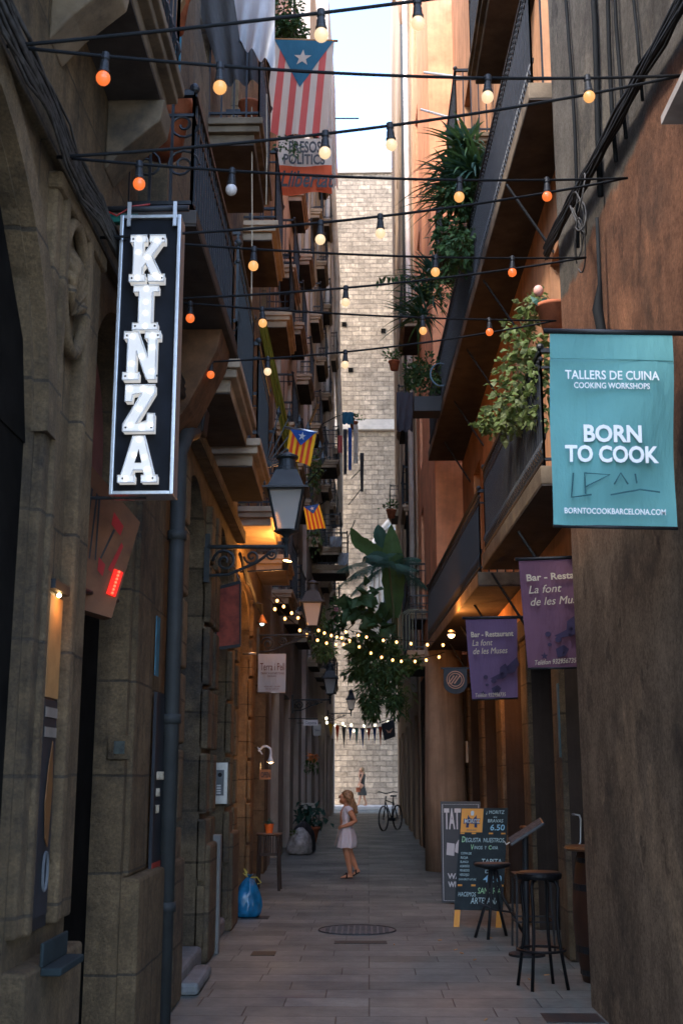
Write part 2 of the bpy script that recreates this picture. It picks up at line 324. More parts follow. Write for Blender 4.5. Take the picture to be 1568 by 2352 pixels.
# ------------------------------------------------------------------ mesh builder
ORG = {}
class MB:
    def __init__(s): s.v = []; s.f = []
    def add(s, vs, fs):
        o = len(s.v); s.v += [V(x) for x in vs]; s.f += [[o + i for i in f] for f in fs]; return s
    def quad(s, a, b, c, d): return s.add([a, b, c, d], [(0, 1, 2, 3)])
    def obox(s, c, a, b, d):
        c, a, b, d = V(c), V(a), V(b), V(d)
        vs = [c + a * i + b * j + d * k for k in (-1, 1) for j in (-1, 1) for i in (-1, 1)]
        return s.add(vs, [(0, 2, 3, 1), (4, 5, 7, 6), (0, 1, 5, 4), (2, 6, 7, 3), (0, 4, 6, 2), (1, 3, 7, 5)])
    def box(s, x0, x1, y0, y1, z0, z1):
        return s.obox(((x0 + x1) / 2, (y0 + y1) / 2, (z0 + z1) / 2), ((x1 - x0) / 2, 0, 0), (0, (y1 - y0) / 2, 0), (0, 0, (z1 - z0) / 2))
    def beam(s, p, q, w, h=None, up=(0, 0, 1)):
        p, q = V(p), V(q); d = q - p; u = V(up)
        if abs(d.normalized().dot(u)) > .98: u = V((0, 1, 0))
        x = d.cross(u).normalized(); y = x.cross(d).normalized()
        return s.obox((p + q) / 2, d / 2, x * w / 2, y * (h or w) / 2)
    def tube(s, pts, r, n=8, cap=True):
        pts = [V(p) for p in pts]; k = len(pts)
        rs = r if isinstance(r, (list, tuple)) else [r] * k
        o = len(s.v); ref = None
        for i, p in enumerate(pts):
            t = (pts[min(i + 1, k - 1)] - pts[max(i - 1, 0)])
            if t.length < 1e-9: t = V((0, 0, 1))
            t.normalize()
            if ref is None: ref = V((1, 0, 0)) if abs(t.x) < .9 else V((0, 1, 0))
            ref = (ref - t * ref.dot(t)).normalized(); b = t.cross(ref)
            for j in range(n):
                a = 2 * math.pi * j / n; s.v.append(p + (ref * math.cos(a) + b * math.sin(a)) * rs[i])
        for i in range(k - 1):
            for j in range(n):
                a = o + i * n + j; c = o + i * n + (j + 1) % n; s.f.append([a, c, c + n, a + n])
        if cap:
            s.f.append([o + j for j in range(n)][::-1]); s.f.append([o + (k - 1) * n + j for j in range(n)])
        return s
    def lathe(s, prof, n=16, c=(0, 0, 0), sx=1, sy=1, rot=0):
        c = V(c); o = len(s.v); k = len(prof)
        for r, z in prof:
            for j in range(n):
                a = 2 * math.pi * j / n + rot; s.v.append(c + V((r * math.cos(a) * sx, r * math.sin(a) * sy, z)))
        for i in range(k - 1):
            for j in range(n):
                a = o + i * n + j; b = o + i * n + (j + 1) % n; s.f.append([a, b, b + n, a + n])
        s.f.append([o + j for j in range(n)][::-1]); s.f.append([o + (k - 1) * n + j for j in range(n)])
        return s
    def ball(s, c, r, n=14, m=9, sc_=(1, 1, 1)):
        prof = [(math.sin(math.pi * i / m) * r, -math.cos(math.pi * i / m) * r) for i in range(m + 1)]
        prof[0] = (r * .02, -r); prof[-1] = (r * .02, r)
        o = len(s.v); s.lathe(prof, n)
        for i in range(o, len(s.v)):
            v = s.v[i]; s.v[i] = V((v.x * sc_[0], v.y * sc_[1], v.z * sc_[2])) + V(c)
        return s
    def prism(s, poly, o, u, v, t):
        """polygon in the (u,v) plane at o, thickened by vector t"""
        o, u, v, t = V(o), V(u), V(v), V(t); n = len(poly)
        a = [o + u * x + v * y for x, y in poly]
        vs = a + [p + t for p in a]
        return s.add(vs, [list(range(n))[::-1], [n + i for i in range(n)]] + [(i, (i + 1) % n, n + (i + 1) % n, n + i) for i in range(n)])
    def sheet(s, fn, nu, nv):
        o = len(s.v)
        for j in range(nv + 1):
            for i in range(nu + 1): s.v.append(V(fn(i / nu, j / nv)))
        for j in range(nv):
            for i in range(nu):
                a = o + j * (nu + 1) + i; s.f.append([a, a + 1, a + nu + 2, a + nu + 1])
        return s
    def leaf(s, p, d, up, L, W, droop=.25):
        p, d, up = V(p), V(d).normalized(), V(up)
        x = d.cross(up)
        if x.length < 1e-4: x = d.cross(V((1, 0, 0)))
        x.normalize(); n = x.cross(d)
        m = p + d * L * .5 - n * (-.08 * L); e = p + d * L - n * droop * L
        return s.add([p, m + x * W / 2 - n * .1 * W, m, m - x * W / 2 - n * .1 * W, e], [(0, 1, 2), (0, 2, 3), (1, 4, 2), (2, 4, 3)])
    def build(s, name, m, parent=None, origin=None, smooth=False, bevel=0):
        me = bpy.data.meshes.new(name)
        org = ORG[parent.name] if parent else V(origin or (0, 0, 0))
        me.from_pydata([v - org for v in s.v], [], s.f); me.update()
        if smooth:
            for p in me.polygons: p.use_smooth = True
        ob = bpy.data.objects.new(name, me); C.objects.link(ob)
        me.materials.append(M[m] if isinstance(m, str) else m)
        if parent: ob.parent = parent
        else: ob.location = org
        ORG[ob.name] = org
        if bevel:
            bv = ob.modifiers.new('bevel', 'BEVEL'); bv.width = bevel; bv.segments = 2; bv.limit_method = 'ANGLE'
        return ob
USED = {}
def tag(o, label=None, cat=None, group=None, kind=None):
    if label: o['label'] = label
    if cat: o['category'] = cat
    if group: o['group'] = group
    if kind: o['kind'] = kind
    return o
def thing(name, label, cat, loc=(0, 0, 0), group=None):
    o = bpy.data.objects.new(name, None); C.objects.link(o); o.location = loc; o.empty_display_size = .1
    ORG[o.name] = V(loc); return tag(o, label, cat, group)
def dup(root, loc, label, rotz=0, scale=1, group=None):
    def cp(o, par):
        c = o.copy(); C.objects.link(c)
        if par: c.parent = par
        for ch in [x for x in C.objects if x.parent == o]: cp(ch, c)
        return c
    r = cp(root, None); r.location = loc; r.rotation_euler = (0, 0, rotz); r.scale = (scale,) * 3
    r['label'] = label
    if group: r['group'] = group
    return r
def text(parent, s, o, u, v, h, m, width=None, shear=0, bold=0, align='LEFT', name='lettering', space=1.0):
    """flat raised lettering; o = start (or middle) of the baseline, u and v the reading and the upright direction"""
    cu = bpy.data.curves.new('t', 'FONT'); cu.body = s; cu.size = 1; cu.shear = shear; cu.offset = bold
    cu.align_x = align; cu.extrude = .002; cu.space_character = space; cu.resolution_u = 3
    ob = bpy.data.objects.new('t', cu); C.objects.link(ob)
    dg = bpy.context.evaluated_depsgraph_get(); dg.update()
    me = bpy.data.meshes.new_from_object(ob.evaluated_get(dg)); bpy.data.objects.remove(ob)
    u, v, o = V(u).normalized(), V(v).normalized(), V(o); n = u.cross(v)
    xs = [p.co.x for p in me.vertices]
    k = h / .7; kx = k if not width else width / max(1e-6, max(xs) - min(xs))
    org = ORG[parent.name]
    for p in me.vertices: p.co = o + u * p.co.x * kx + v * p.co.y * k + n * (p.co.z + .003) - org
    ob = bpy.data.objects.new(name, me); C.objects.link(ob); me.materials.clear(); me.materials.append(M[m])
    ob.parent = parent; ORG[ob.name] = org; return ob
X_, Y_, Z_ = V((1, 0, 0)), V((0, 1, 0)), V((0, 0, 1))

# ------------------------------------------------------------------ ground
g = MB().box(-60, 60, -40, 140, -.3, -.01).build('ground', 'ground'); tag(g, kind='structure')
g = MB().box(-3.4, 3.6, -12, 70, -.008, 0).build('paving', 'paving'); tag(g, kind='structure')
g = MB().box(-6, 6, 54.6, 57.2, 0, .16).build('pavement', 'kerb', bevel=.02); tag(g, kind='structure')

# ------------------------------------------------------------------ facades
class Fac:
    def __init__(s, side, y0, x0, y1, x1): s.side, s.y0, s.x0, s.y1, s.x1 = side, y0, x0, y1, x1
    def X(s, y): return s.x0 + (s.x1 - s.x0) * (y - s.y0) / (s.y1 - s.y0)
    def p(s, y, n, z): return V((s.X(y) - s.side * n, y, z))      # n = metres out into the lane
    def box(s, mb, y0, y1, n0, n1, z0, z1):
        vs = [s.p(y, n, z) for z in (z0, z1) for n in (n0, n1) for y in (y0, y1)]
        return mb.add(vs, [(0, 2, 3, 1), (4, 5, 7, 6), (0, 1, 5, 4), (2, 6, 7, 3), (0, 4, 6, 2), (1, 3, 7, 5)])
def facade(F_, H, ops, depth, back=6.0):
    mb = MB(); ys = sorted({F_.y0, F_.y1} | {a for o in ops for a in o[:2]})
    P = F_.p
    for a, b in zip(ys, ys[1:]):
        col = sorted([o for o in ops if o[0] <= a + 1e-6 and o[1] >= b - 1e-6], key=lambda o: o[2])
        cur = 0
        for o in col:
            if o[2] > cur + 1e-4: mb.quad(P(a, 0, cur), P(b, 0, cur), P(b, 0, o[2]), P(a, 0, o[2]))
            if o[4]:
                r = (o[1] - o[0]) / 2; c = (o[0] + o[1]) / 2; h = o[4]
                zz = lambda y: o[3] - h + h * math.sqrt(max(0, 1 - ((y - c) / r) ** 2))
                for i in range(12):
                    p, q = a + (b - a) * i / 12, a + (b - a) * (i + 1) / 12
                    mb.quad(P(p, 0, zz(p)), P(q, 0, zz(q)), P(q, 0, o[3] + .002), P(p, 0, o[3] + .002))
                    mb.quad(P(p, 0, zz(p)), P(q, 0, zz(q)), P(q, -depth, zz(q)), P(p, -depth, zz(p)))
                cur = o[3] + .002
            else:
                mb.quad(P(a, 0, o[3]), P(b, 0, o[3]), P(b, -depth, o[3]), P(a, -depth, o[3])); cur = o[3]
            if o[2] > 0: mb.quad(P(a, 0, o[2]), P(b, 0, o[2]), P(b, -depth, o[2]), P(a, -depth, o[2]))
        if cur < H: mb.quad(P(a, 0, cur), P(b, 0, cur), P(b, 0, H), P(a, 0, H))
    for o in ops:
        top = o[3] - (o[4] or 0)
        for y in o[:2]: mb.quad(P(y, 0, o[2]), P(y, -depth, o[2]), P(y, -depth, top), P(y, 0, top))
    for y in (F_.y0, F_.y1): mb.quad(P(y, 0, 0), P(y, -back, 0), P(y, -back, H), P(y, 0, H))
    mb.quad(P(F_.y0, -depth, 0), P(F_.y1, -depth, 0), P(F_.y1, -depth, H), P(F_.y0, -depth, H))
    mb.quad(P(F_.y0, -back, 0), P(F_.y1, -back, 0), P(F_.y1, -back, H), P(F_.y0, -back, H))
    mb.quad(P(F_.y0, 0, H), P(F_.y1, 0, H), P(F_.y1, -back, H), P(F_.y0, -back, H))
    return mb
def fill(root, F_, o, depth, kind, m=None):
    y0, y1, z0, z1, h = o; a = -depth + .01
    if kind == 'door':
        mb = MB(); F_.box(mb, y0 + .01, y1 - .01, a, a + .05, z0 + .01, z1)
        n = 2
        for i in range(n):
            p = y0 + (y1 - y0) * (i + .12) / n; q = y0 + (y1 - y0) * (i + .88) / n
            for k in range(3):
                F_.box(mb, p, q, a + .05, a + .075, z0 + .2 + k * (z1 - z0 - .3) / 3, z0 + .1 + (k + .85) * (z1 - z0 - .3) / 3)
        return mb.build('door', m or 'wood_dark', root)
    if kind == 'window':
        mb = MB()
        for p, q in ((y0, y0 + .06), ((y0 + y1) / 2 - .04, (y0 + y1) / 2 + .04), (y1 - .06, y1)): F_.box(mb, p, q, a + .01, a + .07, z0, z1)
        for z in (z0, (z0 + z1) / 2 - .03, z1 - .06): F_.box(mb, y0 + .06, y1 - .06, a + .01, a + .06, z, z + .06)
        fr = mb.build('window', m or 'shut_brown', root)
        F_.box(MB(), y0 + .05, y1 - .05, a, a + .02, z0 + .05, z1 - .05).build('pane', 'pane', fr); return fr
    if kind == 'shutter':
        mb = MB()
        for k, (p, q) in enumerate(((y0, (y0 + y1) / 2 - .01), ((y0 + y1) / 2 + .01, y1))):
            F_.box(mb, p, q, a + .04, a + .07, z0, z1)
            nz = int((z1 - z0) / .12)
            for i in range(nz): F_.box(mb, p + .06, q - .06, a + .07, a + .085, z0 + .05 + i * .12, z0 + .12 + i * .12)
        return mb.build('shutter', m or 'shut_brown', root)
    if kind == 'leaf':      # shutter leaves folded open against the wall
        mb = MB(); wd = (y1 - y0) * .5
        for p in (y0 - wd, y1):
            F_.box(mb, p, p + wd, .02, .06, z0, z1)
            nz = int((z1 - z0) / .12)
            for i in range(nz): F_.box(mb, p + .06, p + wd - .06, .06, .075, z0 + .05 + i * .12, z0 + .12 + i * .12)
        return mb.build('shutter', m or 'shut_brown', root)
def scroll(mb, o, u, v, r, turns=1.6, tr=.008, flip=1):
    pts = []
    for i in range(22):
        t = i / 21; a = t * turns * 2 * math.pi; rr = r * (1 - .85 * t)
        pts.append(V(o) + V(u) * (rr * math.cos(a) * flip) + V(v) * (rr * math.sin(a)))
    mb.tube(pts, tr, 5)
def balcony(root, F_, y0, y1, z, n0, n1=None, h=.95, slab='slab', rail='iron', gap=.115, th=.2, under=True, ornate=False, mould=True, ends=True):
    """slab from the wall out to n0 (near end) .. n1 (far end); z = underside"""
    n1 = n1 or n0; nn = lambda y: n0 + (n1 - n0) * (y - y0) / (y1 - y0)
    def sl(mb, ya, yb, e, za, zb):
        vs = [F_.p(y, n, zz) for zz in (za, zb) for (y, n) in ((ya, -.05), (yb, -.05), (yb, nn(yb) + e), (ya, nn(ya) + e))]
        return mb.add(vs, [(0, 1, 2, 3), (4, 7, 6, 5), (0, 4, 5, 1), (1, 5, 6, 2), (2, 6, 7, 3), (3, 7, 4, 0)])
    mb = MB()
    if mould:
        sl(mb, y0, y1, 0, z + th * .72, z + th); sl(mb, y0 + .03, y1 - .03, -.03, z + th * .45, z + th * .72); sl(mb, y0 + .08, y1 - .08, -.08, z + .012, z + th * .45)
    else: sl(mb, y0, y1, 0, z + .012, z + th)
    ob = mb.build('balcony', slab, root, bevel=.008)
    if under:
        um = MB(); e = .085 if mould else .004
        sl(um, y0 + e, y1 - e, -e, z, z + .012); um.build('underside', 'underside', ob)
    r = MB(); zt = z + th; N = int((y1 - y0) / gap)
    E = lambda y, zz, dn=-.04: F_.p(y, nn(y) + dn, zz)
    ya, yb = y0 + .04, y1 - .04
    for zz, t in ((zt + .06, .022), (zt + h, .035), (zt + h - .14, .018)): r.beam(E(ya, zz), E(yb, zz), t, t)
    for i in range(N + 1):
        y = ya + (yb - ya) * i / N; r.beam(E(y, zt), E(y, zt + h), .016)
        if ornate and i < N:
            ym = ya + (yb - ya) * (i + .5) / N
            r.tube([E(ym, zt + .12 + .04 * k, -.04 + .02 * math.sin(k * 1.3)) for k in range(5)], .012, 5)
            r.ball(E(y, zt + h - .07), .022, 6, 4)
    if ends:
        for ye in (ya, yb):
            n_ = nn(ye) - .04; K = max(2, int(n_ / gap))
            for zz, t in ((zt + .06, .022), (zt + h, .035), (zt + h - .14, .018)): r.beam(F_.p(ye, 0, zz), F_.p(ye, n_, zz), t, t)
            for i in range(K + 1): r.beam(F_.p(ye, n_ * i / K, zt), F_.p(ye, n_ * i / K, zt + h), .016)
            r.ball(F_.p(ye, n_, zt + h + .03), .032, 8, 6)
    r.build('railing', rail, ob)
    return ob

# ------------------------------------------------------------------ left side of the lane
# near stone building with the lit sign
D1 = .32
FL1 = Fac(-1, .5, -1.33, 8.25, -1.35)
L1 = thing('stone_building', 'dark tan stone building behind the white lit letter sign, with arched openings', 'building', FL1.p(4, 0, 0))
opA = (2.2, 4.52, 0, 3.95, 1.05); opB = (5.42, 6.62, 0, 3.98, .62)
opW = (6.35, 7.3, 4.75, 6.6, 0)
facade(FL1, 8.3, [opA, opB, opW], D1).build('wall', 'stone_dark', L1)
mb = MB(); FL1.box(mb, 2.25, 4.515, -.31, -.035, 0, 2.85); mb.build('door', 'dark', L1)  # near black block in place of the shade in the arch
mb = MB(); mb.prism([(2.3, 2.85), (2.35, 3.2), (2.7, 3.65), (3.3, 3.92), (3.4, 3.92), (4.0, 3.66), (4.4, 3.25), (4.515, 2.85)], FL1.p(0, 0, 0) + V((-.31, 0, 0)), Y_, Z_, (.27, 0, 0)); mb.build('arch_shade_panel', 'dark', L1)  # arched top of that block, shade put into its colour
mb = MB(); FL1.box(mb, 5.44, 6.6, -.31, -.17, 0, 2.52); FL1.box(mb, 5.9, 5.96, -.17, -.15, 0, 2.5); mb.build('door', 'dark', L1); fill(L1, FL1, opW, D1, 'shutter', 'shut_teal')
mb = MB()                                            # mouldings of the pilaster between the arches
for y0, y1, n in ((4.54, 4.64, .04), (4.64, 4.7, .06), (5.06, 5.14, .06), (5.2, 5.38, .04)): FL1.box(mb, y0, y1, -.02, n, .95, 4.0)
FL1.box(mb, 4.525, 5.415, -.02, .09, 0, .84); FL1.box(mb, 4.525, 5.415, -.02, .06, 3.98, 4.06)
mb.build('pilaster', 'stone_dark', L1, bevel=.015)
mb = MB()                                            # arch moulding round the dark opening
for i in range(14):
    a0, a1 = math.pi * i / 28, math.pi * (i + 1) / 28
    q = [(3.35 + math.cos(a) * rr, 2.9 + math.sin(a) * rr * .92) for a in (a0, a1) for rr in (1.16, 1.3)]
    vs = [FL1.p(y, n, z) for n in (-.01, .06) for y, z in q]
    mb.add(vs, [(0, 1, 3, 2), (4, 6, 7, 5), (0, 4, 5, 1), (2, 3, 7, 6), (0, 2, 6, 4), (1, 5, 7, 3)])
mb.build('arch_moulding', 'stone_dark', L1)
mb = MB(); FL1.box(mb, 6.66, 7.5, -.02, .1, 0, 1.0); FL1.box(mb, 6.7, 7.25, -.02, .03, 1.0, 4.2); mb.build('pier', 'stone_dark', L1, bevel=.02)
mb = MB(); mb.prism([(5.44, 2.55)] + [(6.02 + .58 * math.cos(a), 3.36 + .6 * math.sin(a)) for a in [math.pi * k / 12 for k in range(12, -1, -1)]] + [(6.6, 2.55)], FL1.p(0, 0, 0) + V((-.25, 0, 0)), Y_, Z_, (.04, 0, 0))
mb.build('tympanum', mat('dusky red plaster', (.13, .045, .035), .9, var=.4, bmp=.4), L1)
mb = MB()                                            # scalloped shell roundel
cy, cz = 4.9, 3.68
pts = [FL1.p(cy + .2 * math.cos(a), .03, cz + .3 * math.sin(a)) for a in [2 * math.pi * k / 24 for k in range(25)]]
mb.tube(pts, .03, 6)
for k in range(9):
    a = math.pi * (k - .0) / 8
    mb.tube([FL1.p(cy, .02, cz - .12), FL1.p(cy + .1 * math.cos(a), .045, cz - .05 + .16 * math.sin(a)), FL1.p(cy + .13 * math.cos(a), .01, cz - .04 + .22 * math.sin(a))], [.012, .03, .02], 6)
mb.build('shell_roundel', 'stone_dark', L1, smooth=True)
mb = MB(); FL1.box(mb, .5, 8.25, -.02, .06, 4.24, 4.32); FL1.box(mb, .5, 8.25, -.02, .03, 4.12, 4.24); mb.build('cornice', 'stone_dark', L1, bevel=.01)
balcony(L1, FL1, 2.0, 5.75, 5.0, .36, slab='slab', th=.22, h=.95, ornate=True)
for y in (3.2, 4.4, 5.5): MB().prism([(0, 5.0), (.3, 5.0), (.28, 4.88), (.1, 4.72), (0, 4.6)], FL1.p(y, 0, 0), X_, Z_, (0, .22, 0)).build('corbel', 'slab', L1, bevel=.01)
b1 = balcony(L1, FL1, 6.05, 8.2, 4.55, .4, slab='wood_dark', h=.75, th=.1, mould=False, rail='iron', gap=.1)
mb = MB()
for k in range(2):
    scroll(mb, FL1.p(6.09, .1 + .2 * k, 4.95), X_, Z_, .1, 1.7, .008, 1 if k else -1); scroll(mb, FL1.p(6.09, .1 + .2 * k, 5.2), X_, -Z_, .09, 1.5, .008)
mb.build('scrollwork', 'iron', b1)
a_, b_ = atY(350, 245, 7.0), atY(416, 70, 7.0)
mb = MB(); mb.box(a_.x, b_.x, 7.0, 7.03, a_.z, b_.z + .3)
for k in range(9): mb.box(a_.x + .02, b_.x - .02, 6.985, 7.0, a_.z + .03 + k * .1, a_.z + .1 + k * .1)
mb.build('shutter', 'shut_teal', L1)
mb = MB(); mb.prism([(0, 4.55), (.36, 4.55), (.33, 4.4), (.14, 4.0), (0, 3.8)], FL1.p(7.6, 0, 0), X_, Z_, (0, .5, 0)); mb.build('bracket', mat('rusty brown timber', (.12, .06, .03), .9, var=.6, scale=6, bmp=.6, bscale=18), L1, bevel=.01)

# second building, quoined
D2 = .32
FL2 = Fac(-1, 8.25, -1.41, 13.3, -1.5)
L2 = thing('quoined_building', 'brown grey building with rough quoins and a tall arched niche past the drainpipe', 'building', FL2.p(10, 0, 0))
opC = (8.85, 10.35, 0, 4.0, .75); opD = (11.1, 12.45, 0, 4.02, .67)
up2 = [(8.9, 9.8, 4.85, 7.0, 0), (11, 12, 4.8, 7.0, 0), (9.0, 9.8, 7.9, 10.0, 0), (11.6, 12.4, 7.9, 10, 0), (9.0, 9.8, 11.2, 13.2, 0), (11.6, 12.4, 11.2, 13.2, 0)]
facade(FL2, 14.2, [opC, opD] + up2, D2).build('wall', 'stone_grey', L2)
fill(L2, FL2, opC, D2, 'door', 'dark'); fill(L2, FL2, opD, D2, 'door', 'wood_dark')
for o in up2: fill(L2, FL2, o, D2, 'window' if o[2] < 6 else 'shutter')
def quoins(root, F_, jambs, m, e0, e1, n):
    for y, d in jambs:
        mb = MB()
        for k in range(7):
            z = .12 + k * .55; e = e0 if k % 2 else e1
            F_.box(mb, *((y, y + e) if d > 0 else (y - e, y)), -.03, n, z, z + .51)
        mb.build('quoins', m, root, bevel=.018)
quoins(L2, FL2, ((8.85, -1), (10.35, 1), (11.1, -1), (12.45, 1)), 'stone_grey', .34, .24, .06)
for a, b in ((10.4, 11.05), (12.5, 13.2), (8.3, 8.8)):
    mb = MB(); FL2.box(mb, a, b, -.02, .1, 0, .97); mb.build('plinth', 'stone_grey', L2, bevel=.03)
mb = MB(); FL2.box(mb, 8.25, 13.3, -.02, .1, 4.16, 4.28); mb.build('cornice', 'stone_grey', L2)
M['step'] = mat('worn step stone', (.2, .2, .19), .8, var=.3, bmp=.4)
mb = MB(); FL2.box(mb, 8.9, 10.3, -.3, .06, 0, .16); FL2.box(mb, 8.95, 9.8, .058, .2, 0, .09); mb.build('doorstep', 'step', L2, bevel=.03)
mb = MB(); FL2.box(mb, 11.12, 12.43, -.3, .04, 0, .15); mb.build('doorstep', 'step', L2, bevel=.03)
b2 = balcony(L2, FL2, 8.55, 10.2, 4.42, .45, slab='slab_light', th=.26, rail='iron_grey', gap=.1)
mb = MB()
for k in range(5):
    scroll(mb, FL2.p(8.585, .05 + .085 * k, 4.78), X_, Z_, .035, 1.7, .006)
    mb.tube([FL2.p(8.585, .05 + .085 * k + .045 * math.cos(t), 5.02 + .1 * math.sin(t)) for t in [2 * math.pi * q / 14 for q in range(15)]], .006, 5)
for k in (.2, .41): mb.beam(FL2.p(8.59, k, 5.0), FL2.p(8.59, k, 5.75), .02); mb.ball(FL2.p(8.59, k, 5.5), .022, 8, 6)
mb.beam(FL2.p(8.59, .05, 5.74), FL2.p(8.59, .43, 5.74), .025)
mb.build('scrollwork', 'iron_grey', b2)
b3 = balcony(L2, FL2, 10.6, 12.2, 4.38, .46, slab='slab_light', th=.26, rail='iron_grey', gap=.1)
mb = MB()
for k in range(7):
    a = .15 + k * .2
    p = FL2.p(12.1, .4, 4.75); e = p + V((math.cos(a) * .62, .0, math.sin(a) * .62)); mb.beam(p, e, .012); mb.lathe([(.003, -.06), (.03, 0), (.003, .08)], 6, e)
mb.build('spike_fan', 'iron_grey', b3)
for (y0, y1, z, n) in ((9.7, 11.2, 7.2, .5),):
    balcony(L2, FL2, y0, y1, z, n, slab='slab', th=.24, rail='iron')

# third building: craft shop, orange lit doorway
D3 = .35
FL3 = Fac(-1, 13.3, -1.58, 20.5, -1.7)
L3 = thing('shop_building', 'warm stone building whose doorway glows orange beside a grey hanging banner', 'building', FL3.p(17, 0, 0))
opE = (14.3, 16.2, 0, 3.9, .8); opF = (17.4, 19.6, 0, 3.7, .9)
up3 = [(y, y + 1.0, z, z + 2.2, 0) for z in (4.9, 8.0, 11.2, 14.4) for y in (14.2, 17.4)]
facade(FL3, 17.5, [opE, opF] + up3, D3).build('wall', 'stone_warm', L3)
fill(L3, FL3, opE, D3, 'door', 'wood_dark'); fill(L3, FL3, opF, D3, 'door', 'wood_dark')
for i, o in enumerate(up3): fill(L3, FL3, o, D3, 'window' if i % 3 else 'shutter')
for z, y in ((4.5, 13.9), (4.5, 17.1), (8.05, 13.45), (8.3, 17.0), (13.3, 17.3)):
    balcony(L3, FL3, y, y + 1.6, z, .5, slab='slab_light', th=.24, rail='iron', gap=.12, under=z > 6)
quoins(L3, FL3, ((14.3, -1), (16.2, 1)), 'stone_warm', .34, .22, .05)

def plain_building(name, label, F_, H, m, floors, y_list, wide, deep, slab='slab_light', rail='iron', ground=None, shut=('shut_brown', 'shut_grey'), bz=.55, only=None):
    root = thing(name, label, 'building', F_.p((F_.y0 + F_.y1) / 2, 0, 0))
    ups = [(y, y + wide, z, z + 2.2, 0) for z in floors for y in y_list]
    gr = ground or []
    facade(F_, H, gr + ups, .3).build('wall', m, root)
    for o in gr: fill(root, F_, o, .3, 'door', 'wood_dark')
    for i, o in enumerate(ups): fill(root, F_, o, .3, ('shutter', 'window', 'window')[i % 3], shut[i % 2])
    for z in floors:
        for k, y in enumerate(y_list):
            if only is not None and (round(z), k) not in only: continue
            balcony(root, F_, y - .35, y + wide + .35, z - .3, deep, slab=slab, rail=rail, th=.26, gap=.13)
    return root
FL4 = Fac(-1, 20.5, -1.74, 31, -1.72)
L4 = plain_building('tenement', 'grey beige balcony tenement behind the big faded flag, right after the glowing shop', FL4, 19.3, 'plaster_beige', (4.9, 8.1, 11.3, 14.5), (21.6, 24.6, 28), 1.1, .38, only=None, ground=[(21.5, 23.3, 0, 3.2, 0), (24.6, 26.6, 0, 3.2, 0), (27.8, 29.8, 0, 3.2, 0)])
FL5 = Fac(-1, 31, -1.62, 43, -1.55)
L5 = plain_building('tenement', 'pinkish cream tenement with laundry out, left of the far church wall', FL5, 26.5, 'plaster_pink', (4.7, 8.0, 11.3, 14.6, 17.9, 21.2), (32.2, 35.8, 39.4), 1.1, .34, only=None, ground=[(32, 34, 0, 3, 0), (36, 38, 0, 3, 0), (39.5, 41.5, 0, 3, 0)])
for x1, y1, Yq in ((784, 1258, 33.2), (800, 1300, 33.6), (778, 1058, 35)):
    q_ = atY(x1, y1, Yq); balcony(L5, FL5, Yq, Yq + 1.6, q_.z - .2, q_.x - FL5.X(Yq), slab='slab_light', rail='iron', th=.24, gap=.13)
FL6 = Fac(-1, 43, -1.5, 50.5, -1.4)
L6 = plain_building('tenement', 'farthest pinkish tenement touching the church wall on the left side of the lane', FL6, 33.5, 'plaster_pink', (5, 8.4, 11.8, 15.2, 18.6, 22), (44.3, 46.4, 48.6), .9, .28, only=[(5, 0), (5, 1), (8, 0), (8, 2), (12, 1), (12, 0), (15, 2), (19, 1)], ground=[(44, 46, 0, 3, 0), (47.5, 49.5, 0, 3, 0)])

# ------------------------------------------------------------------ right side of the lane
FR1 = Fac(1, 3.0, 1.62, 8.62, 1.52)
R1 = thing('stucco_building', 'near stucco house wall, grey above and terracotta and brown below, behind the teal banner', 'building', FR1.p(6, 0, 0))
opQ = (4.4, 5.3, 4.05, 4.75, 0)
facade(FR1, 8.4, [opQ], .25).build('wall', 'near_wall', R1)
fill(R1, FR1, opQ, .25, 'shutter', 'wood_dark')
mb = MB(); FR1.box(mb, 4.0, 5.0, 0, .2, 4.52, 4.56); vs = [FR1.p(y, n, z) for y in (4.0, 5.0) for n, z in ((0, 4.85), (.2, 4.56), (0, 4.56))]; mb.add(vs, [(0, 3, 4, 1), (0, 1, 2), (3, 5, 4)]); mb.build('hood', mat('dirty white hood', (.3, .27, .25), .7, var=.4), R1)

D = .5
FR2 = Fac(1, 8.75, 1.76, 20.5, 1.72)
R2 = thing('balcony_building', 'terracotta building with long black iron balconies over the bar terrace', 'building', FR2.p(14, 0, 0))
gr2 = [(9.1, 10.6, 0, 2.95, 0), (11.05, 12.7, 0, 2.95, 0), (13.2, 15.2, 0, 2.95, 0), (15.8, 17.7, 0, 2.95, 0), (18.2, 20.0, 0, 2.95, 0)]
up2r = [(y, y + 1.05, z, z + 2.3, 0) for z in (3.98, 7.35, 10.6) for y in (9.4, 12, 14.6, 17.4)]
facade(FR2, 16.5, gr2 + up2r, D).build('wall', 'bar_wall', R2)
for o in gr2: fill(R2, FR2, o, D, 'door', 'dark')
for i, o in enumerate(up2r): fill(R2, FR2, o, D, 'shutter' if i % 2 else 'window', 'shut_brown')
for (a, b) in ((8.76, 9.1), (10.6, 11.05), (12.7, 13.2), (15.2, 15.8), (17.7, 18.2), (20.0, 20.45)): mb = MB(); FR2.box(mb, a, b, -.02, .05, 0, 3.0); mb.build('pier', 'stone_grey', R2, bevel=.02)
mb = MB(); FR2.box(mb, 8.75, 20.5, -.02, .08, 3.0, 3.2); mb.build('lintel_band', 'plaster_dark', R2)
balcony(R2, FR2, 13.1, 20.3, 3.62, .5, .7, slab='slab', rail='iron', gap=.085, th=.16, mould=False, ornate=True)
balcony(R2, FR2, 8.8, 12.6, 3.72, .42, .5, slab='slab', rail='iron', gap=.085, th=.16, mould=False, ornate=True)
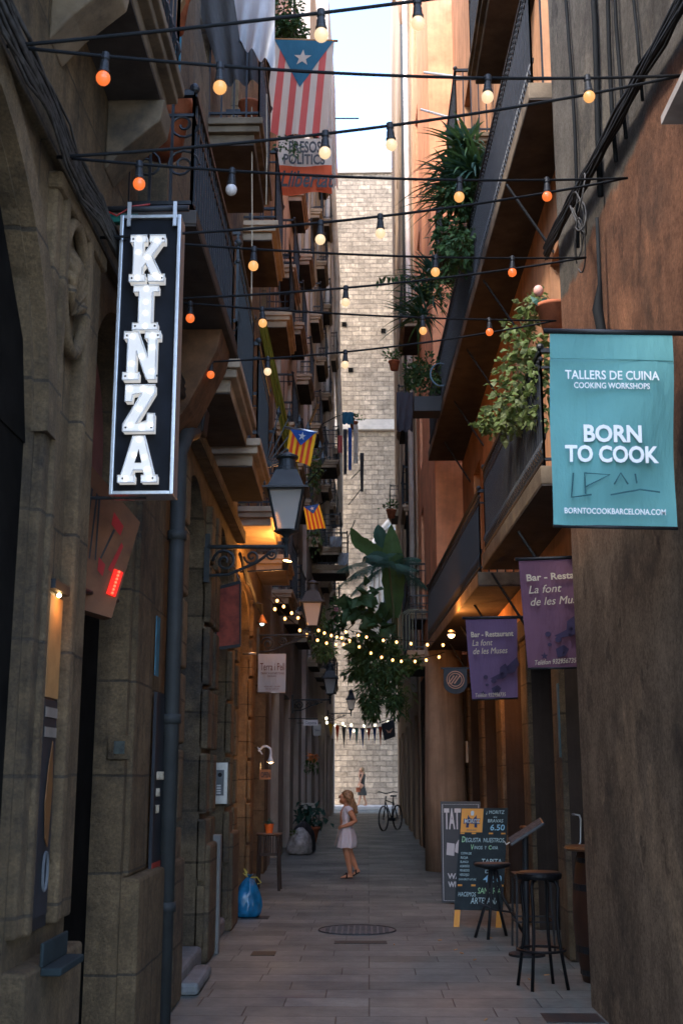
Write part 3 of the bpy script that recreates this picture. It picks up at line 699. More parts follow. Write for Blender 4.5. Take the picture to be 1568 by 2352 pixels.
balcony(R2, FR2, 8.8, 20.3, 7.02, .4, .62, slab='slab', rail='iron', gap=.085, th=.16, mould=False, ornate=True, h=1.05)
for y0, y1, z in ((10.6, 12.3, 9.35), (14.3, 16.0, 9.75), (17.2, 18.9, 9.75)): balcony(R2, FR2, y0, y1, z, .55, slab='slab', rail='iron', gap=.1, th=.22)
for z in (3.4, 6.75):
    for y in (10.2, 12.4, 14.6, 16.8, 19): MB().tube([FR2.p(y, 0, z - .45), FR2.p(y, .42, z + .25)], .014, 6).build('stay_rod', 'iron', R2)
mb = MB(); FR2.box(mb, 12.05, 12.55, .03, .07, 10.65, 12.9); mb.build('shutter', 'shut_blue', R2)

FR3 = Fac(1, 20.6, 1.24, 27.0, 1.2)
R3 = thing('salmon_building', 'salmon orange building standing out past the iron balconies, beige round column at its foot', 'building', FR3.p(24, 0, 0))
up3r = [(y, y + 1.0, z, z + 2.2, 0) for z in (5.0, 8.2, 11.4, 14.6, 17.8) for y in (24.6,)]
gr3 = [(22.6, 24.2, 0, 3.0, 0), (24.9, 26.4, 0, 3.0, 0)]
facade(FR3, 22, up3r + gr3, .3).build('wall', 'salmon_low', R3)
for i, o in enumerate(up3r): fill(R3, FR3, o, .3, 'window')
for o in gr3: fill(R3, FR3, o, .3, 'door', 'wood_dark')
MB().lathe([(.36, 0), (.35, 1.2), (.31, 3.4), (.33, 3.75)], 28, (1.3, 20.32, 0)).build('column', mat('beige plaster column', (.3, .215, .14), .9, var=.3, scale=2, bmp=.4, bscale=25, streak=.4), R3, smooth=True)
for z in (4.75, 11.2): balcony(R3, FR3, 24.2, 26.2, z - .05, .45, slab='slab_light', rail='iron', gap=.12)
FR4 = Fac(1, 27.0, 1.16, 40.0, 1.2)
R4 = plain_building('tenement', 'ochre cream tenement with dark downpipes past the salmon building', FR4, 31.5, 'plaster_ochre', (4.7, 8.0, 11.3, 14.6, 17.9, 21.2), (28.2, 31.8, 35.6), 1.1, .3, only=[(5, 0), (8, 0), (11, 1)], ground=[(28, 30, 0, 3, 0), (32, 34, 0, 3, 0), (36, 38, 0, 3, 0)])
mb = MB()
for z, n in ((31.2, .34), (30.9, .24), (30.6, .14)): FR4.box(mb, 27.0, 40, -.02, n, z, z + .3)
mb.build('cornice', 'plaster_ochre', R4)
FR5 = Fac(1, 40.0, 1.25, 50.5, 1.24)
R5 = plain_building('tenement', 'farthest right tenement, pale ochre, ending beside the church window', FR5, 36, 'plaster_ochre', (5, 8.4, 11.8, 15.2, 18.6, 22), (41.5, 45.5, 48.4), 1.1, .35, only=[(12, 1), (8, 1), (5, 0)], ground=[(41.5, 44, 0, 3, 0), (46, 48, 0, 3, 0)])

# ------------------------------------------------------------------ church at the end of the lane
CH = thing('church', 'tall pale stone church wall closing the far end of the lane', 'church', (0, 57, 0))
mb = MB(); YC = 57.0; cxw, r0 = 2.15, 1.75
def arch_pts(r, z0, zs, n=18):     # pointed arch outline, half widths r
    R_ = r * 1.5; pts = [(cxw - r, z0)]
    a1 = math.acos((R_ - r) / R_)
    for k in range(n + 1): a = a1 * k / n; pts.append((cxw - r + R_ - R_ * math.cos(a), zs + R_ * math.sin(a)))
    for k in range(n, -1, -1): a = a1 * k / n; pts.append((cxw + r - R_ + R_ * math.cos(a), zs + R_ * math.sin(a)))
    pts.append((cxw + r, z0)); return pts
mb.box(-9, cxw - 2.1, YC, YC + 4, 0, 18.5); mb.box(cxw + 2.1, 12, YC, YC + 4, 0, 18.5); mb.box(cxw - 2.1, cxw + 2.1, YC, YC + 4, 0, 8.2); mb.box(cxw - 2.1, cxw + 2.1, YC, YC + 4, 15.9, 18.5)
ap = arch_pts(2.0, 8.2, 11.6)
for k in range(len(ap) - 1):
    (a, za), (b, zb) = ap[k], ap[k + 1]
    if abs(b - a) < 1e-6: continue
    mb.quad((a, YC, za), (b, YC, zb), (b, YC, 15.9), (a, YC, 15.9))
mb.box(cxw - 2.1, cxw - 2.0, YC, YC + 1, 8.2, 15.9); mb.box(cxw + 2.0, cxw + 2.1, YC, YC + 1, 8.2, 15.9)
mb.box(-9, 12, YC + .25, YC + 4, 19.1, 32.85)
mb.build('wall', 'church', CH)
MB().box(-9, 12, YC - .22, YC + 4, 18.5, 18.75).box(-9, 12, YC - .05, YC + 4, 18.75, 19.1).box(-9, 12, YC + .1, YC + 4, 32.85, 33.1).build('ledge', 'ledge', CH, bevel=.03)
for r, yy in ((2.0, .02), (1.75, .16), (1.5, .3)):
    mb = MB(); mb.tube([V((x, YC + yy, z)) for x, z in arch_pts(r, 8.2, 11.6)], .15, 8); mb.build('archivolt', 'ledge', CH, smooth=True)
wf = MB(); wf.prism(arch_pts(1.42, 8.2, 11.6), (0, YC + .42, 0), X_, Z_, (0, .05, 0)); wf = wf.build('window', 'pane', CH)
mb = MB()
for x in (-.7, 0, .7): mb.box(cxw + x - .06, cxw + x + .06, YC + .34, YC + .42, 8.2, 12.3)
for k in range(5):
    a = math.pi * 2 * k / 5; mb.tube([V((cxw + .5 * math.cos(a) + .38 * math.cos(t), YC + .37, 12.8 + .5 * math.sin(a) + .38 * math.sin(t))) for t in [2 * math.pi * q / 12 for q in range(13)]], .05, 6)
mb.build('tracery', 'ledge', wf)
for i, (x, y) in enumerate(((766, 660), (790, 745), (763, 610), (805, 850), (812, 1005), (880, 760))):
    p = atY(x, y, YC + .25); mb = MB().box(p.x - .12, p.x + .12, YC + .2, YC + .26, p.z - .12, p.z + .12); mb.build('putlog_hole', 'dark', CH)

# ------------------------------------------------------------------ pipes and cables on the walls
def pipe(name, label, pts, r, m, bands=(), group=None, cat='pipe'):
    o = MB().tube(pts, r, 10)
    for i in bands: o.tube([V(i) - V((0, 0, .03)), V(i) + V((0, 0, .03))], r * 1.25, 10)
    ob = o.build(name, m, None, origin=pts[-1], smooth=True); tag(ob, label, cat, group); return ob
x = -1.25
pipe('drainpipe', 'thick grey zinc drainpipe running down between the two near stone buildings to the paving', [FL1.p(8.2, .1, 3.98), FL1.p(7.85, .1, 3.86), FL1.p(7.62, .09, 3.66), FL1.p(7.62, .09, 0.02)], .052, 'zinc', [FL1.p(7.62, .09, z) for z in (.75, 1.9, 3.1)])
pipe('drainpipe', 'short pale grey downpipe beside the ornate balcony above the floodlight', [FL2.p(8.35, .1, 4.95), FL2.p(8.35, .1, 4.2), FL1.p(8.2, .09, 4.0)], .06, 'zinc')
def cable_bundle(name, label, path, n, spread, r, m, sag=.03):
    mb = MB()
    for i in range(n):
        a = [rng.uniform(-spread, spread) for _ in range(2)]; ph = rng.random() * 6
        pts = []
        for j, p in enumerate(path):
            k = .7 + .3 * math.sin(j * 1.7 + ph)
            pts.append(V(p) + V((rng.uniform(-.01, .01), a[0] * .3, a[1] * k + rng.uniform(-sag, sag) * .8)))
        mb.tube(pts, r * rng.uniform(.6, 1.2), 5)
    o = mb.build(name, m, None, origin=path[0], smooth=True); tag(o, label, 'cable'); return o
M['cable_grey'] = mat('dusty grey cable', (.035, .033, .031), .7, var=.75, scale=20)
cable_bundle('cable_bundle', 'thick bundle of dusty cables along the stone cornice above the lit letter sign', [FL1.p(3.2 + .31 * k, .1 + .01 * math.sin(k), 4.12 + .02 * math.cos(k * 2)) for k in range(17)], 26, .1, .008, 'cable_grey')
cable_bundle('cable_bundle', 'sagging cables along the wall over the glowing orange doorway', [FL3.p(13.5 + .5 * k, .1, 4.05 - .03 * k + .03 * math.cos(k * 2)) for k in range(9)], 9, .07, .012, 'cable_grey')
pth = [FR1.p(3.8 + .5 * k, .07, 5.0 + .065 * k) for k in range(11)]
cable_bundle('cable_bundle', 'thick black cable bundle crossing the stucco wall between grey and terracotta paint', pth, 20, .085, .014, 'rubber')
mb = MB()
for k in range(6):
    c = FR1.p(7.2 + .16 * rng.random(), .12, 5.22 + rng.uniform(-.12, .2))
    mb.tube([c + V((.03 * math.sin(t), .16 * math.cos(t) * (1 - .1 * k), -.12 + .16 * math.sin(t + k))) for t in [.4 * q for q in range(12 + k)]], .006, 5)
tag(mb.build('loose_cable', 'cable_grey', None, origin=FR1.p(7.2, .1, 5.2), smooth=True), 'untidy loops of loose wire hanging off the black cable bundle', 'cable')
for k, (px_, top) in enumerate(((1330, 8.0), (1385, 8.0), (1420, 8.0), (1440, 8.0), (1478, 8.0))):
    p = atX(px_, 420, 1.53); y = p.y
    pts = [FR1.p(y + .05 * math.sin(i + k), .03, top - (top - 5.2) * i / 7) for i in range(8)]
    o = MB().tube(pts, (.013, .02, .014, .012, .01)[k], 6).build('drop_cable', 'rubber', None, origin=pts[-1], smooth=True)
    tag(o, ('black cable looping down the grey stucco beside the house corner', 'thick black cable dropping straight down the grey stucco', 'black cable hanging just left of a thin pair on the grey stucco', 'thin green black cable of the close pair on the grey stucco', 'thin cable dropping down the grey stucco farthest from the corner')[k], 'cable', 'cables dropping down the grey stucco')
p0 = FR1.p(7.0, .06, 5.05)
o = MB().tube([p0, p0 - V((.0, -.02, .45)), p0 - V((.02, -.03, .62)), p0 - V((0, 0, .85)), p0 - V((0, .02, 1.1))], [.012, .014, .035, .03, .008], 8).build('cable_end', 'rubber', None, origin=p0, smooth=True)
tag(o, 'taped black cable end dangling on the terracotta stucco above the teal banner', 'cable')

# ------------------------------------------------------------------ festoon lights across the lane
LH = [atX(15, 105, -1.29), atX(130, 360, -1.29), atX(230, 545, -1.29), V((-1.3, 6.45, 4.28)), V((-1.32, 7.6, 4.3))]
RH = [V((1.5, 4.05, 4.7)), atX(1568, 172, 1.52), atX(1440, 408, 1.48), atX(1345, 591, 1.45), atX(1276, 736, 1.4)]
bulb_me = {}
def festoon(label, A, B, bulbs, sag=.1):
    A, B = V(A), V(B); f = lambda t: A.lerp(B, t) - V((0, 0, 4 * sag * t * (1 - t)))
    root = MB().tube([f(i / 24) for i in range(25)], .007, 6).build('string_light', 'rubber', None, origin=A, smooth=True)
    tag(root, label, 'string lights', 'festoon strings across the lane')
    for bx, mt in bulbs:
        lo, hi = 0., 1.
        for _ in range(30):
            m_ = (lo + hi) / 2
            if pxx(f(m_)) < bx: lo = m_
            else: hi = m_
        p = f(lo); tl = rng.uniform(-.06, .06); ax = V((tl, rng.uniform(-.05, .05), -1)).normalized()
        s = MB(); s.tube([p + ax * z for z in (-.018, -.012, .014, .02, .03, .058, .062, .072)], [.004, .015, .017, .013, .0165, .0185, .022, .022], 12)
        so_ = s.build('socket', 'black', root, smooth=False)
        MB().ball(p + ax * .094, .0265, 16, 10, (1, 1, 1.05)).build('bulb', mt, so_, smooth=True)
W_, O_, A_ = 'bulb_backlit', 'bulb_orange', 'bulb_half_backlit'
festoon('topmost festoon cable with two lit bulbs, one in front of the big flag pole', LH[0], RH[0], [(737, W_), (958, W_)], .03)
festoon('festoon cable with four lit bulbs crossing level with the big flag stripes', LH[0], RH[1], [(242, O_), (505, A_), (1120, W_), (1348, A_)], .06)
festoon('festoon cable with two lit bulbs just over the hand lettered red and white banner', LH[1], RH[1], [(747, W_), (895, W_)], .06)
festoon('festoon cable with one dead pearl bulb among lit ones', LH[1], RH[2], [(320, O_), (533, 'bulb_off'), (1055, A_), (1255, O_)], .05)
festoon('festoon cable leaving the wall at the top of the lit letter sign', LH[2], RH[2], [(736, W_), (873, W_)], .06)
festoon('festoon cable with three bulbs, going behind the lit letter sign', LH[2], RH[3], [(583, A_), (1000, A_), (1176, O_)], .04)
festoon('festoon cable with a single warm bulb before the church wall', LH[3], RH[3], [(794, W_)], .05)
festoon('festoon cable with four bulbs, from beside the letter sign to the flower pot', LH[3], RH[4], [(437, O_), (602, A_), (970, A_), (1123, O_)], .03)
festoon('lowest festoon cable with three bulbs over the ornate balcony', LH[4], RH[4], [(485, O_), (615, W_), (793, W_)], .06)

# ------------------------------------------------------------------ lit letter sign
KY = 5.33
def onY(x, y, Y=KY): return atY(x, y, Y)
TL, TR, BL, BR = onY(275, 495), onY(417, 492), onY(250, 1137), onY(395, 1137)
sx = (TL + BL) / 2; 
ku = ((TR - TL) + (BR - BL)).normalized(); kv = ((TL - BL) + (TR - BR)).normalized(); kw = ((TR - TL).length + (BR - BL).length) / 2; kh = (TL - BL).length
K = thing('letter_sign', 'tall black sign with white lit letters reading KINZA on the stone building', 'sign', BL)
MB().obox(BL + ku * kw / 2 + kv * kh / 2 + V((0, .06, 0)), ku * (kw / 2 - .012), kv * (kh / 2 - .012), V((0, .05, 0))).build('panel', 'sign_black', K)
mb = MB()
for a, b in ((0, 1), (1, 0)):
    for e in (0, 1):
        if a: mb.obox(BL + ku * (e * (kw - .018) + .009) + kv * kh / 2 + V((0, .055, 0)), ku * .009, kv * kh / 2, V((0, .065, 0)))
        else: mb.obox(BL + ku * kw / 2 + kv * (e * (kh - .018) + .009) + V((0, .055, 0)), ku * (kw / 2 - .018), kv * .009, V((0, .065, 0)))
mb.build('frame', 'steel', K, bevel=.003)
for e in (.15, .9):
    MB().obox(BL + ku * kw * e + kv * (kh + .0) + V((0, -.014, 0)), ku * .009, kv * .065, V((0, .004, 0))).build('hanger_strap', 'steel', K)
hb = BL + kv * (kh + .05)
MB().tube([hb - ku * .14 + V((0, .03, 0)), hb + ku * (kw + .03) + V((0, .03, 0))], .016, 10).build('bracket_bar', 'black', K, smooth=True)
MB().tube([BL - ku * .18 + V((0, .05, -.002)), BL + ku * kw * .55 + V((0, .05, -.002))], .008, 8).build('bottom_bar', 'iron', K, smooth=True)
MB().obox(hb - ku * .02 + V((0, .1, -.02)), ku * .09, V((0, .02, 0)), kv * .022).build('power_unit', mat('teal plastic box', (.01, .16, .13), .4), K, bevel=.004)
MB().tube([hb - ku * .1 + V((0, .02, .0)), hb - ku * .02 + V((0, -.0, -.05)), hb + ku * .05 + V((0, .02, .01)), hb + ku * .14 + V((0, .02, .02))], .005, 6).build('red_wire', mat('red wire', (.3, .02, .015), .5), K, smooth=True)
S = .17                # slab serif letter outlines on a 10 x 12 grid, clockwise from the lower left
LET = {
 'K': [(0, 0), (4.6, 0), (4.6, 1.8), (3.7, 1.8), (3.7, 3.6), (4.6, 4.7), (6.2, 1.8), (5.4, 1.8), (5.4, 0), (10, 0), (10, 1.8), (9, 1.8), (6.3, 6.6), (9, 10.2), (10, 10.2), (10, 12), (5.6, 12), (5.6, 10.2), (6.4, 10.2), (3.7, 6.6), (3.7, 10.2), (4.6, 10.2), (4.6, 12), (0, 12), (0, 10.2), (1, 10.2), (1, 1.8), (0, 1.8)],
 'I': [(2.2, 0), (7.8, 0), (7.8, 1.8), (6.5, 1.8), (6.5, 10.2), (7.8, 10.2), (7.8, 12), (2.2, 12), (2.2, 10.2), (3.5, 10.2), (3.5, 1.8), (2.2, 1.8)],
 'N': [(0, 0), (4.4, 0), (4.4, 1.8), (3.5, 1.8), (3.5, 7.2), (6.6, 0), (9, 0), (9, 10.2), (10, 10.2), (10, 12), (5.8, 12), (5.8, 10.2), (6.7, 10.2), (6.7, 5.4), (3.9, 12), (0, 12), (0, 10.2), (1.1, 10.2), (1.1, 1.8), (0, 1.8)],
 'Z': [(.4, 0), (9.6, 0), (9.6, 4.6), (7.6, 4.6), (7.4, 2.6), (4.2, 2.0), (9.6, 10.2), (9.6, 12), (.8, 12), (.8, 7.8), (2.7, 7.8), (3.0, 9.6), (5.8, 10.0), (.4, 1.8)],
 'A': [(0, 0), (4.2, 0), (4.2, 1.8), (3.4, 1.8), (3.9, 3.2), (6.3, 3.2), (6.8, 1.8), (6, 1.8), (6, 0), (10, 0), (10, 1.8), (9.2, 1.8), (6.4, 12), (3.5, 12), (.8, 1.8), (0, 1.8)],
}
BUL = {'K': [(2.3, 11), (2.3, 7.6), (2.3, 1), (5, 6.2), (7.6, 10.6), (7.4, 1.6), (8.6, 1)], 'I': [(5, 11), (5, 7.5), (5, 4.5), (5, 1)], 'N': [(2.3, 10.8), (2.3, 4), (2.3, 1), (5, 5.8), (7.8, 2), (7.8, 8), (7.8, 11)], 'Z': [(2, 11), (6, 11), (8, 10.4), (5, 5.8), (2.6, 1.6), (6, 1), (8.5, 1.6)], 'A': [(5, 11), (4, 7), (6.4, 6.4), (2, 1), (8, 1), (7.4, 3.4)]}
rows = [(302, 388, 550, 658), (309, 371, 664, 768), (287, 377, 770, 882), (284, 368, 892, 1000), (276, 372, 1008, 1116)]
for ch, (x0, x1, y0, y1) in zip('KINZA', rows):
    p00 = onY(x0 - 1, y1 - 3, KY - .004); p10 = onY(x1 - 8 if ch != 'I' else x1 - 6, y1 - 3, KY - .004); p01 = onY(x0 + 5, y0, KY - .004)
    w_ = (p10 - p00).length / (10 if ch != 'I' else 5.6); h_ = (p01 - p00).dot(kv) / 12
    u_ = ku * w_; v_ = kv * h_; o_ = p00 - (u_ * 2.2 if ch == 'I' else V())
    L_ = MB().prism(LET[ch], o_ + V((0, -.045, 0)), u_, v_, (0, .05, 0)).build('letter', 'letter_white', K)
    # raised rim round the letter and the glowing pea bulbs in it
    rm = MB(); pp = [o_ + V((0, -.047, 0)) + u_ * a + v_ * b for a, b in LET[ch]]; rm.tube(pp + [pp[0]], .0045, 4); rm.build('rim', 'letter_side', L_)
    if ch == 'A':
        MB().prism([(4.1, 5), (5.9, 5), (5.05, 8.6)], o_ + V((0, -.0475, 0)), u_, v_, (0, .002, 0)).build('counter', 'sign_black', L_)
    for a, b in BUL[ch]: MB().ball(o_ + u_ * a + v_ * b + V((0, -.047, 0)), .0105, 8, 6).build('bulb', 'letter_bulb', L_, smooth=True)
    for a, b in [(.7, .9), (9.3, .9), (.7, 11.1), (9.3, 11.1)] if ch in 'KN' else [(2.8, 1), (7.2, 1)] if ch == 'I' else [(1.2, 1), (8.8, 1)]:
        MB().ball(o_ + u_ * a + v_ * b + V((0, -.046, 0)), .0055, 6, 4).build('screw', 'iron', L_)
def lamp(name, p, power, col, r=.04):
    l = bpy.data.lights.new(name, 'POINT'); l.energy = power; l.color = col; l.shadow_soft_size = r
    o = bpy.data.objects.new(name, l); C.objects.link(o); o.location = p; return o

q0, q1 = atY(246, 1745, 6.6), atY(300, 1690, 6.6)
PQ = thing('plaque', 'small dark square plaque in a carved frame on the stone pier by the restaurant door', 'plaque', q0)
MB().box(q0.x, q1.x, 6.6, 6.615, q0.z, q1.z).build('frame', 'stone_dark', PQ, bevel=.004); MB().box(q0.x + .035, q1.x - .03, 6.594, 6.6, q0.z + .03, q1.z - .03).build('plate', mat('green black plate', (.03, .035, .028), .5, var=.6, scale=30), PQ)
# copper entrance panel with slots and red led, hanging in the arch
E_ = thing('copper_panel', 'slanted copper entrance panel with dark slots and glowing red inset, above the dark restaurant door', 'panel', FL1.p(6.2, -.1, 2.4))
pc = [atY(172, 1395, 5.8), atY(256, 1420, 5.92), atY(322, 1200, 6.3), atY(172, 1025, 5.8)]
_n0 = (pc[1] - pc[0]).cross(pc[3] - pc[0]); _d = ray(322, 1200); pc[2] = EYE + _d * ((pc[0] - EYE).dot(_n0) / _d.dot(_n0))
pn = (pc[1] - pc[0]).cross(pc[3] - pc[0]).normalized()
if pn.y > 0: pn = -pn
mb = MB(); mb.add(pc + [p - pn * .09 for p in pc], [(0, 1, 2, 3), (7, 6, 5, 4), (0, 4, 5, 1), (1, 5, 6, 2), (2, 6, 7, 3), (3, 7, 4, 0)]); mb.build('plate', 'copper', E_)
def bil(s, t): return pc[0].lerp(pc[1], s).lerp(pc[3].lerp(pc[2], s), t)
def slot(pts, m, nm, k=.004): mb = MB(); vs = [bil(*p) + pn * k for p in pts]; mb.add(vs, [tuple(range(len(vs)))]); return mb.build(nm, m, E_)
for s, t0, t1, ds in ((.06, .42, .8, .1), (.16, .40, .85, .1), (.28, .36, .85, .06), (.4, .38, .85, -.02), (.5, .42, .72, .16)):
    slot([(s, t0), (s + .03, t0), (s + ds + .03, t1), (s + ds, t1)], 'black', 'slot')
slot([(.62, .74), (.78, .72), (.8, .82), (.63, .85)], 'red_glow', 'red_inset'); slot([(.68, .38), (.76, .38), (.86, .66), (.82, .68)], 'red_glow', 'red_inset'); slot([(.48, .32), (.6, .3), (.62, .4), (.48, .42)], 'red_glow', 'red_inset')
a, b = [EYE + ray(*q_) * ((pc[0] - EYE).dot(_n0) / ray(*q_).dot(_n0)) for q_ in ((252, 1368), (270, 1312))]
mb = MB(); mb.beam(a + pn * .012, b + pn * .012, .05, .012, up=pn); mb.build('led_strip', 'led', E_)
for k in range(7): MB().ball(a.lerp(b, (k + .5) / 7) + pn * .024, .008, 8, 5).build('led', 'led_dot', E_)
MB().tube([FL1.p(5.5, -.05, 2.42), FL1.p(6.5, -.05, 2.5)], .012, 6).build('rail', 'iron', E_)

# poster case, shelf, stickers on the near pilasters
PC = thing('poster_case', 'tall dark poster case on the nearest pilaster, lit warm orange at its top', 'poster', FL1.p(4.95, .09, 1.0))
a, b = 4.76, 5.0
mb = MB(); FL1.box(mb, a, b, .0, .03, .95, 2.3); mb.build('case', 'black', PC, bevel=.005)
mb = MB(); FL1.box(mb, a + .02, b - .02, .03, .036, 1.0, 1.85); mb.build('poster', 'poster', PC)
mb = MB(); FL1.box(mb, a + .02, b - .02, .03, .037, 1.86, 2.28); mb.build('menu_sheet', mat('cream menu sheet', (.3, .15, .05), .7, var=.25, scale=9), PC)
mb = MB(); FL1.box(mb, a + .03, b - .03, .038, .041, 1.78, 1.82); FL1.box(mb, a + .03, b - .03, .038, .041, 1.7, 1.74); mb.build('print_band', mat('dull print', (.2, .17, .14), .7), PC)
mb = MB(); mb.prism([(0, 0), (.06, -.05), (.1, .3), (.06, .55), (.0, .4), (-.04, .2)], FL1.p(4.87, .04, 1.3), Y_ * .7, Z_ * .7, (.004, 0, 0)); mb.build('flame_print', mat('orange print', (.16, .07, .02), .6, var=.4), PC)
MB().tube([FL1.p(4.9 + .035 * math.cos(t), .042, 1.17 + .075 * math.sin(t)) for t in [2 * math.pi * q / 18 for q in range(19)]], .006, 6).build('ring_print', mat('grey print', (.1, .105, .11), .7), PC)
mb = MB(); FL1.box(mb, a, b, .03, .06, 2.3, 2.34); mb.build('hood', 'black', PC)
MB().ball(FL1.p(4.88, .045, 2.288), .01, 8, 6).build('lamp_bulb', 'lamp_bulb', PC)
lamp('poster_lamp', FL1.p(4.88, .1, 2.25), .11, (1, .5, .18), .03)
mb = MB(); FL1.box(mb, 4.72, 5.1, .09, .17, .8, .83); FL1.box(mb, 4.72, 5.1, .085, .1, .83, .92); tag(mb.build('shelf', mat('teal grey shelf', (.02, .027, .028), .85, var=.3, spec=.08), None, origin=FL1.p(5, .1, .86), bevel=.006), 'narrow teal grey shelf under the poster case', 'shelf')
mb = MB(); FL1.box(mb, 7.28, 7.4, .03, .036, 2.15, 2.52); tag(mb.build('sticker', 'sticker', None, origin=FL1.p(7.34, .03, 2.15)), 'peeling teal sticker on the stone pier next to the drainpipe', 'sticker')
PO = thing('poster', 'narrow dark poster with red foot behind the drainpipe', 'poster', FL1.p(7.42, .04, .95))
mb = MB(); FL1.box(mb, 7.3, 7.62, .03, .05, .95, 2.05); mb.build('sheet', 'poster', PO)
mb = MB(); FL1.box(mb, 7.3, 7.62, .051, .054, .97, 1.03); mb.build('foot_band', 'poster_red', PO)
for z, s in ((1.52, 'CONCERTS'), (1.42, 'BAR'), (1.32, 'TOT')): text(PO, s, FL1.p(7.34, .054, z), (0, 1, 0), Z_, .05, 'gold_text', width=.24 if len(s) > 4 else .12)
FLD = thing('floodlight', 'black ribbed floodlight on the wall beneath the ornate balcony', 'floodlight', FL2.p(8.75, .1, 3.95))
c = atY(445, 965, 8.6)
MB().obox(c, (.1, 0, -.02), (0, .1, 0), (.01, 0, .1)).build('housing', 'black', FLD, bevel=.015)
mb = MB()
for k in range(6): mb.obox(c + V((-.06 + .024 * k, -.105, .02)), (.004, 0, 0), (0, .012, 0), (0, 0, .07))
mb.build('ribs', 'black', FLD)
MB().obox(c + V((-.14, -.06, .0)), (.035, 0, 0), (0, .02, 0), (0, 0, .05)).build('junction_box', 'iron_grey', FLD, bevel=.006)
MB().beam(c + V((-.1, .05, .0)), c + V((-.3, .1, .02)), .03).build('arm', 'iron', FLD)

# intercom and stone guard
IC = thing('intercom', 'brushed steel door intercom plate with camera and call buttons beside the dark door', 'intercom', (FL2.X(12.4) - .1, 12.4, 1.4))
a, b = atY(493, 1847, 12.42), atY(524, 1752, 12.42)
MB().box(a.x, b.x, 12.4, 12.42, a.z, b.z).build('plate', 'steel', IC, bevel=.003)
W2, H2 = b.x - a.x, b.z - a.z
MB().box(a.x + .1 * W2, a.x + .72 * W2, 12.393, 12.4, a.z + .2 * H2, a.z + .82 * H2).build('panel', mat('grey panel', (.12, .13, .14), .4, .4), IC)
MB().tube([(a.x + .4 * W2, 12.394, a.z + .7 * H2), (a.x + .4 * W2, 12.385, a.z + .7 * H2)], .022, 14).build('camera', 'black_gloss', IC)
for k in range(4): MB().box(a.x + .16 * W2, a.x + .48 * W2, 12.386, 12.393, a.z + (.24 + .06 * k) * H2, a.z + (.28 + .06 * k) * H2).build('button', 'off_white', IC)
o = MB().box(-1.55, -1.33, 10.95, 11.06, 0, 1.02).build('stone_guard', mat('grey stone slab', (.2, .19, .17), .85, var=.2, bmp=.3), None, origin=(-1.44, 11, 0), bevel=.008); tag(o, 'upright grey stone guard slab on the pavement below the intercom', 'stone slab')
mb = MB(); pq = [atY(497, 1352, 11.5), atY(552, 1337, 11.5), atY(552, 1483, 11.5), atY(496, 1490, 11.5)]
PT = thing('hanging_painting', 'red mottled painting hung on a chain before the dark arch', 'painting', pq[3])
mb.add(pq + [p + V((0, .03, 0)) for p in pq], [(0, 1, 2, 3), (7, 6, 5, 4), (0, 4, 5, 1), (1, 5, 6, 2), (2, 6, 7, 3), (3, 7, 4, 0)]); mb.build('canvas', 'painting', PT)
mb = MB()
for i in range(4): mb.beam(pq[i] + V((0, -.004, 0)), pq[(i + 1) % 4] + V((0, -.004, 0)), .015, .03)
mb.build('frame', 'black', PT)
MB().tube([pq[1], pq[1].lerp(pq[0], .5) + V((-.0, .1, .3))], .006, 5).build('chain', 'steel', PT)

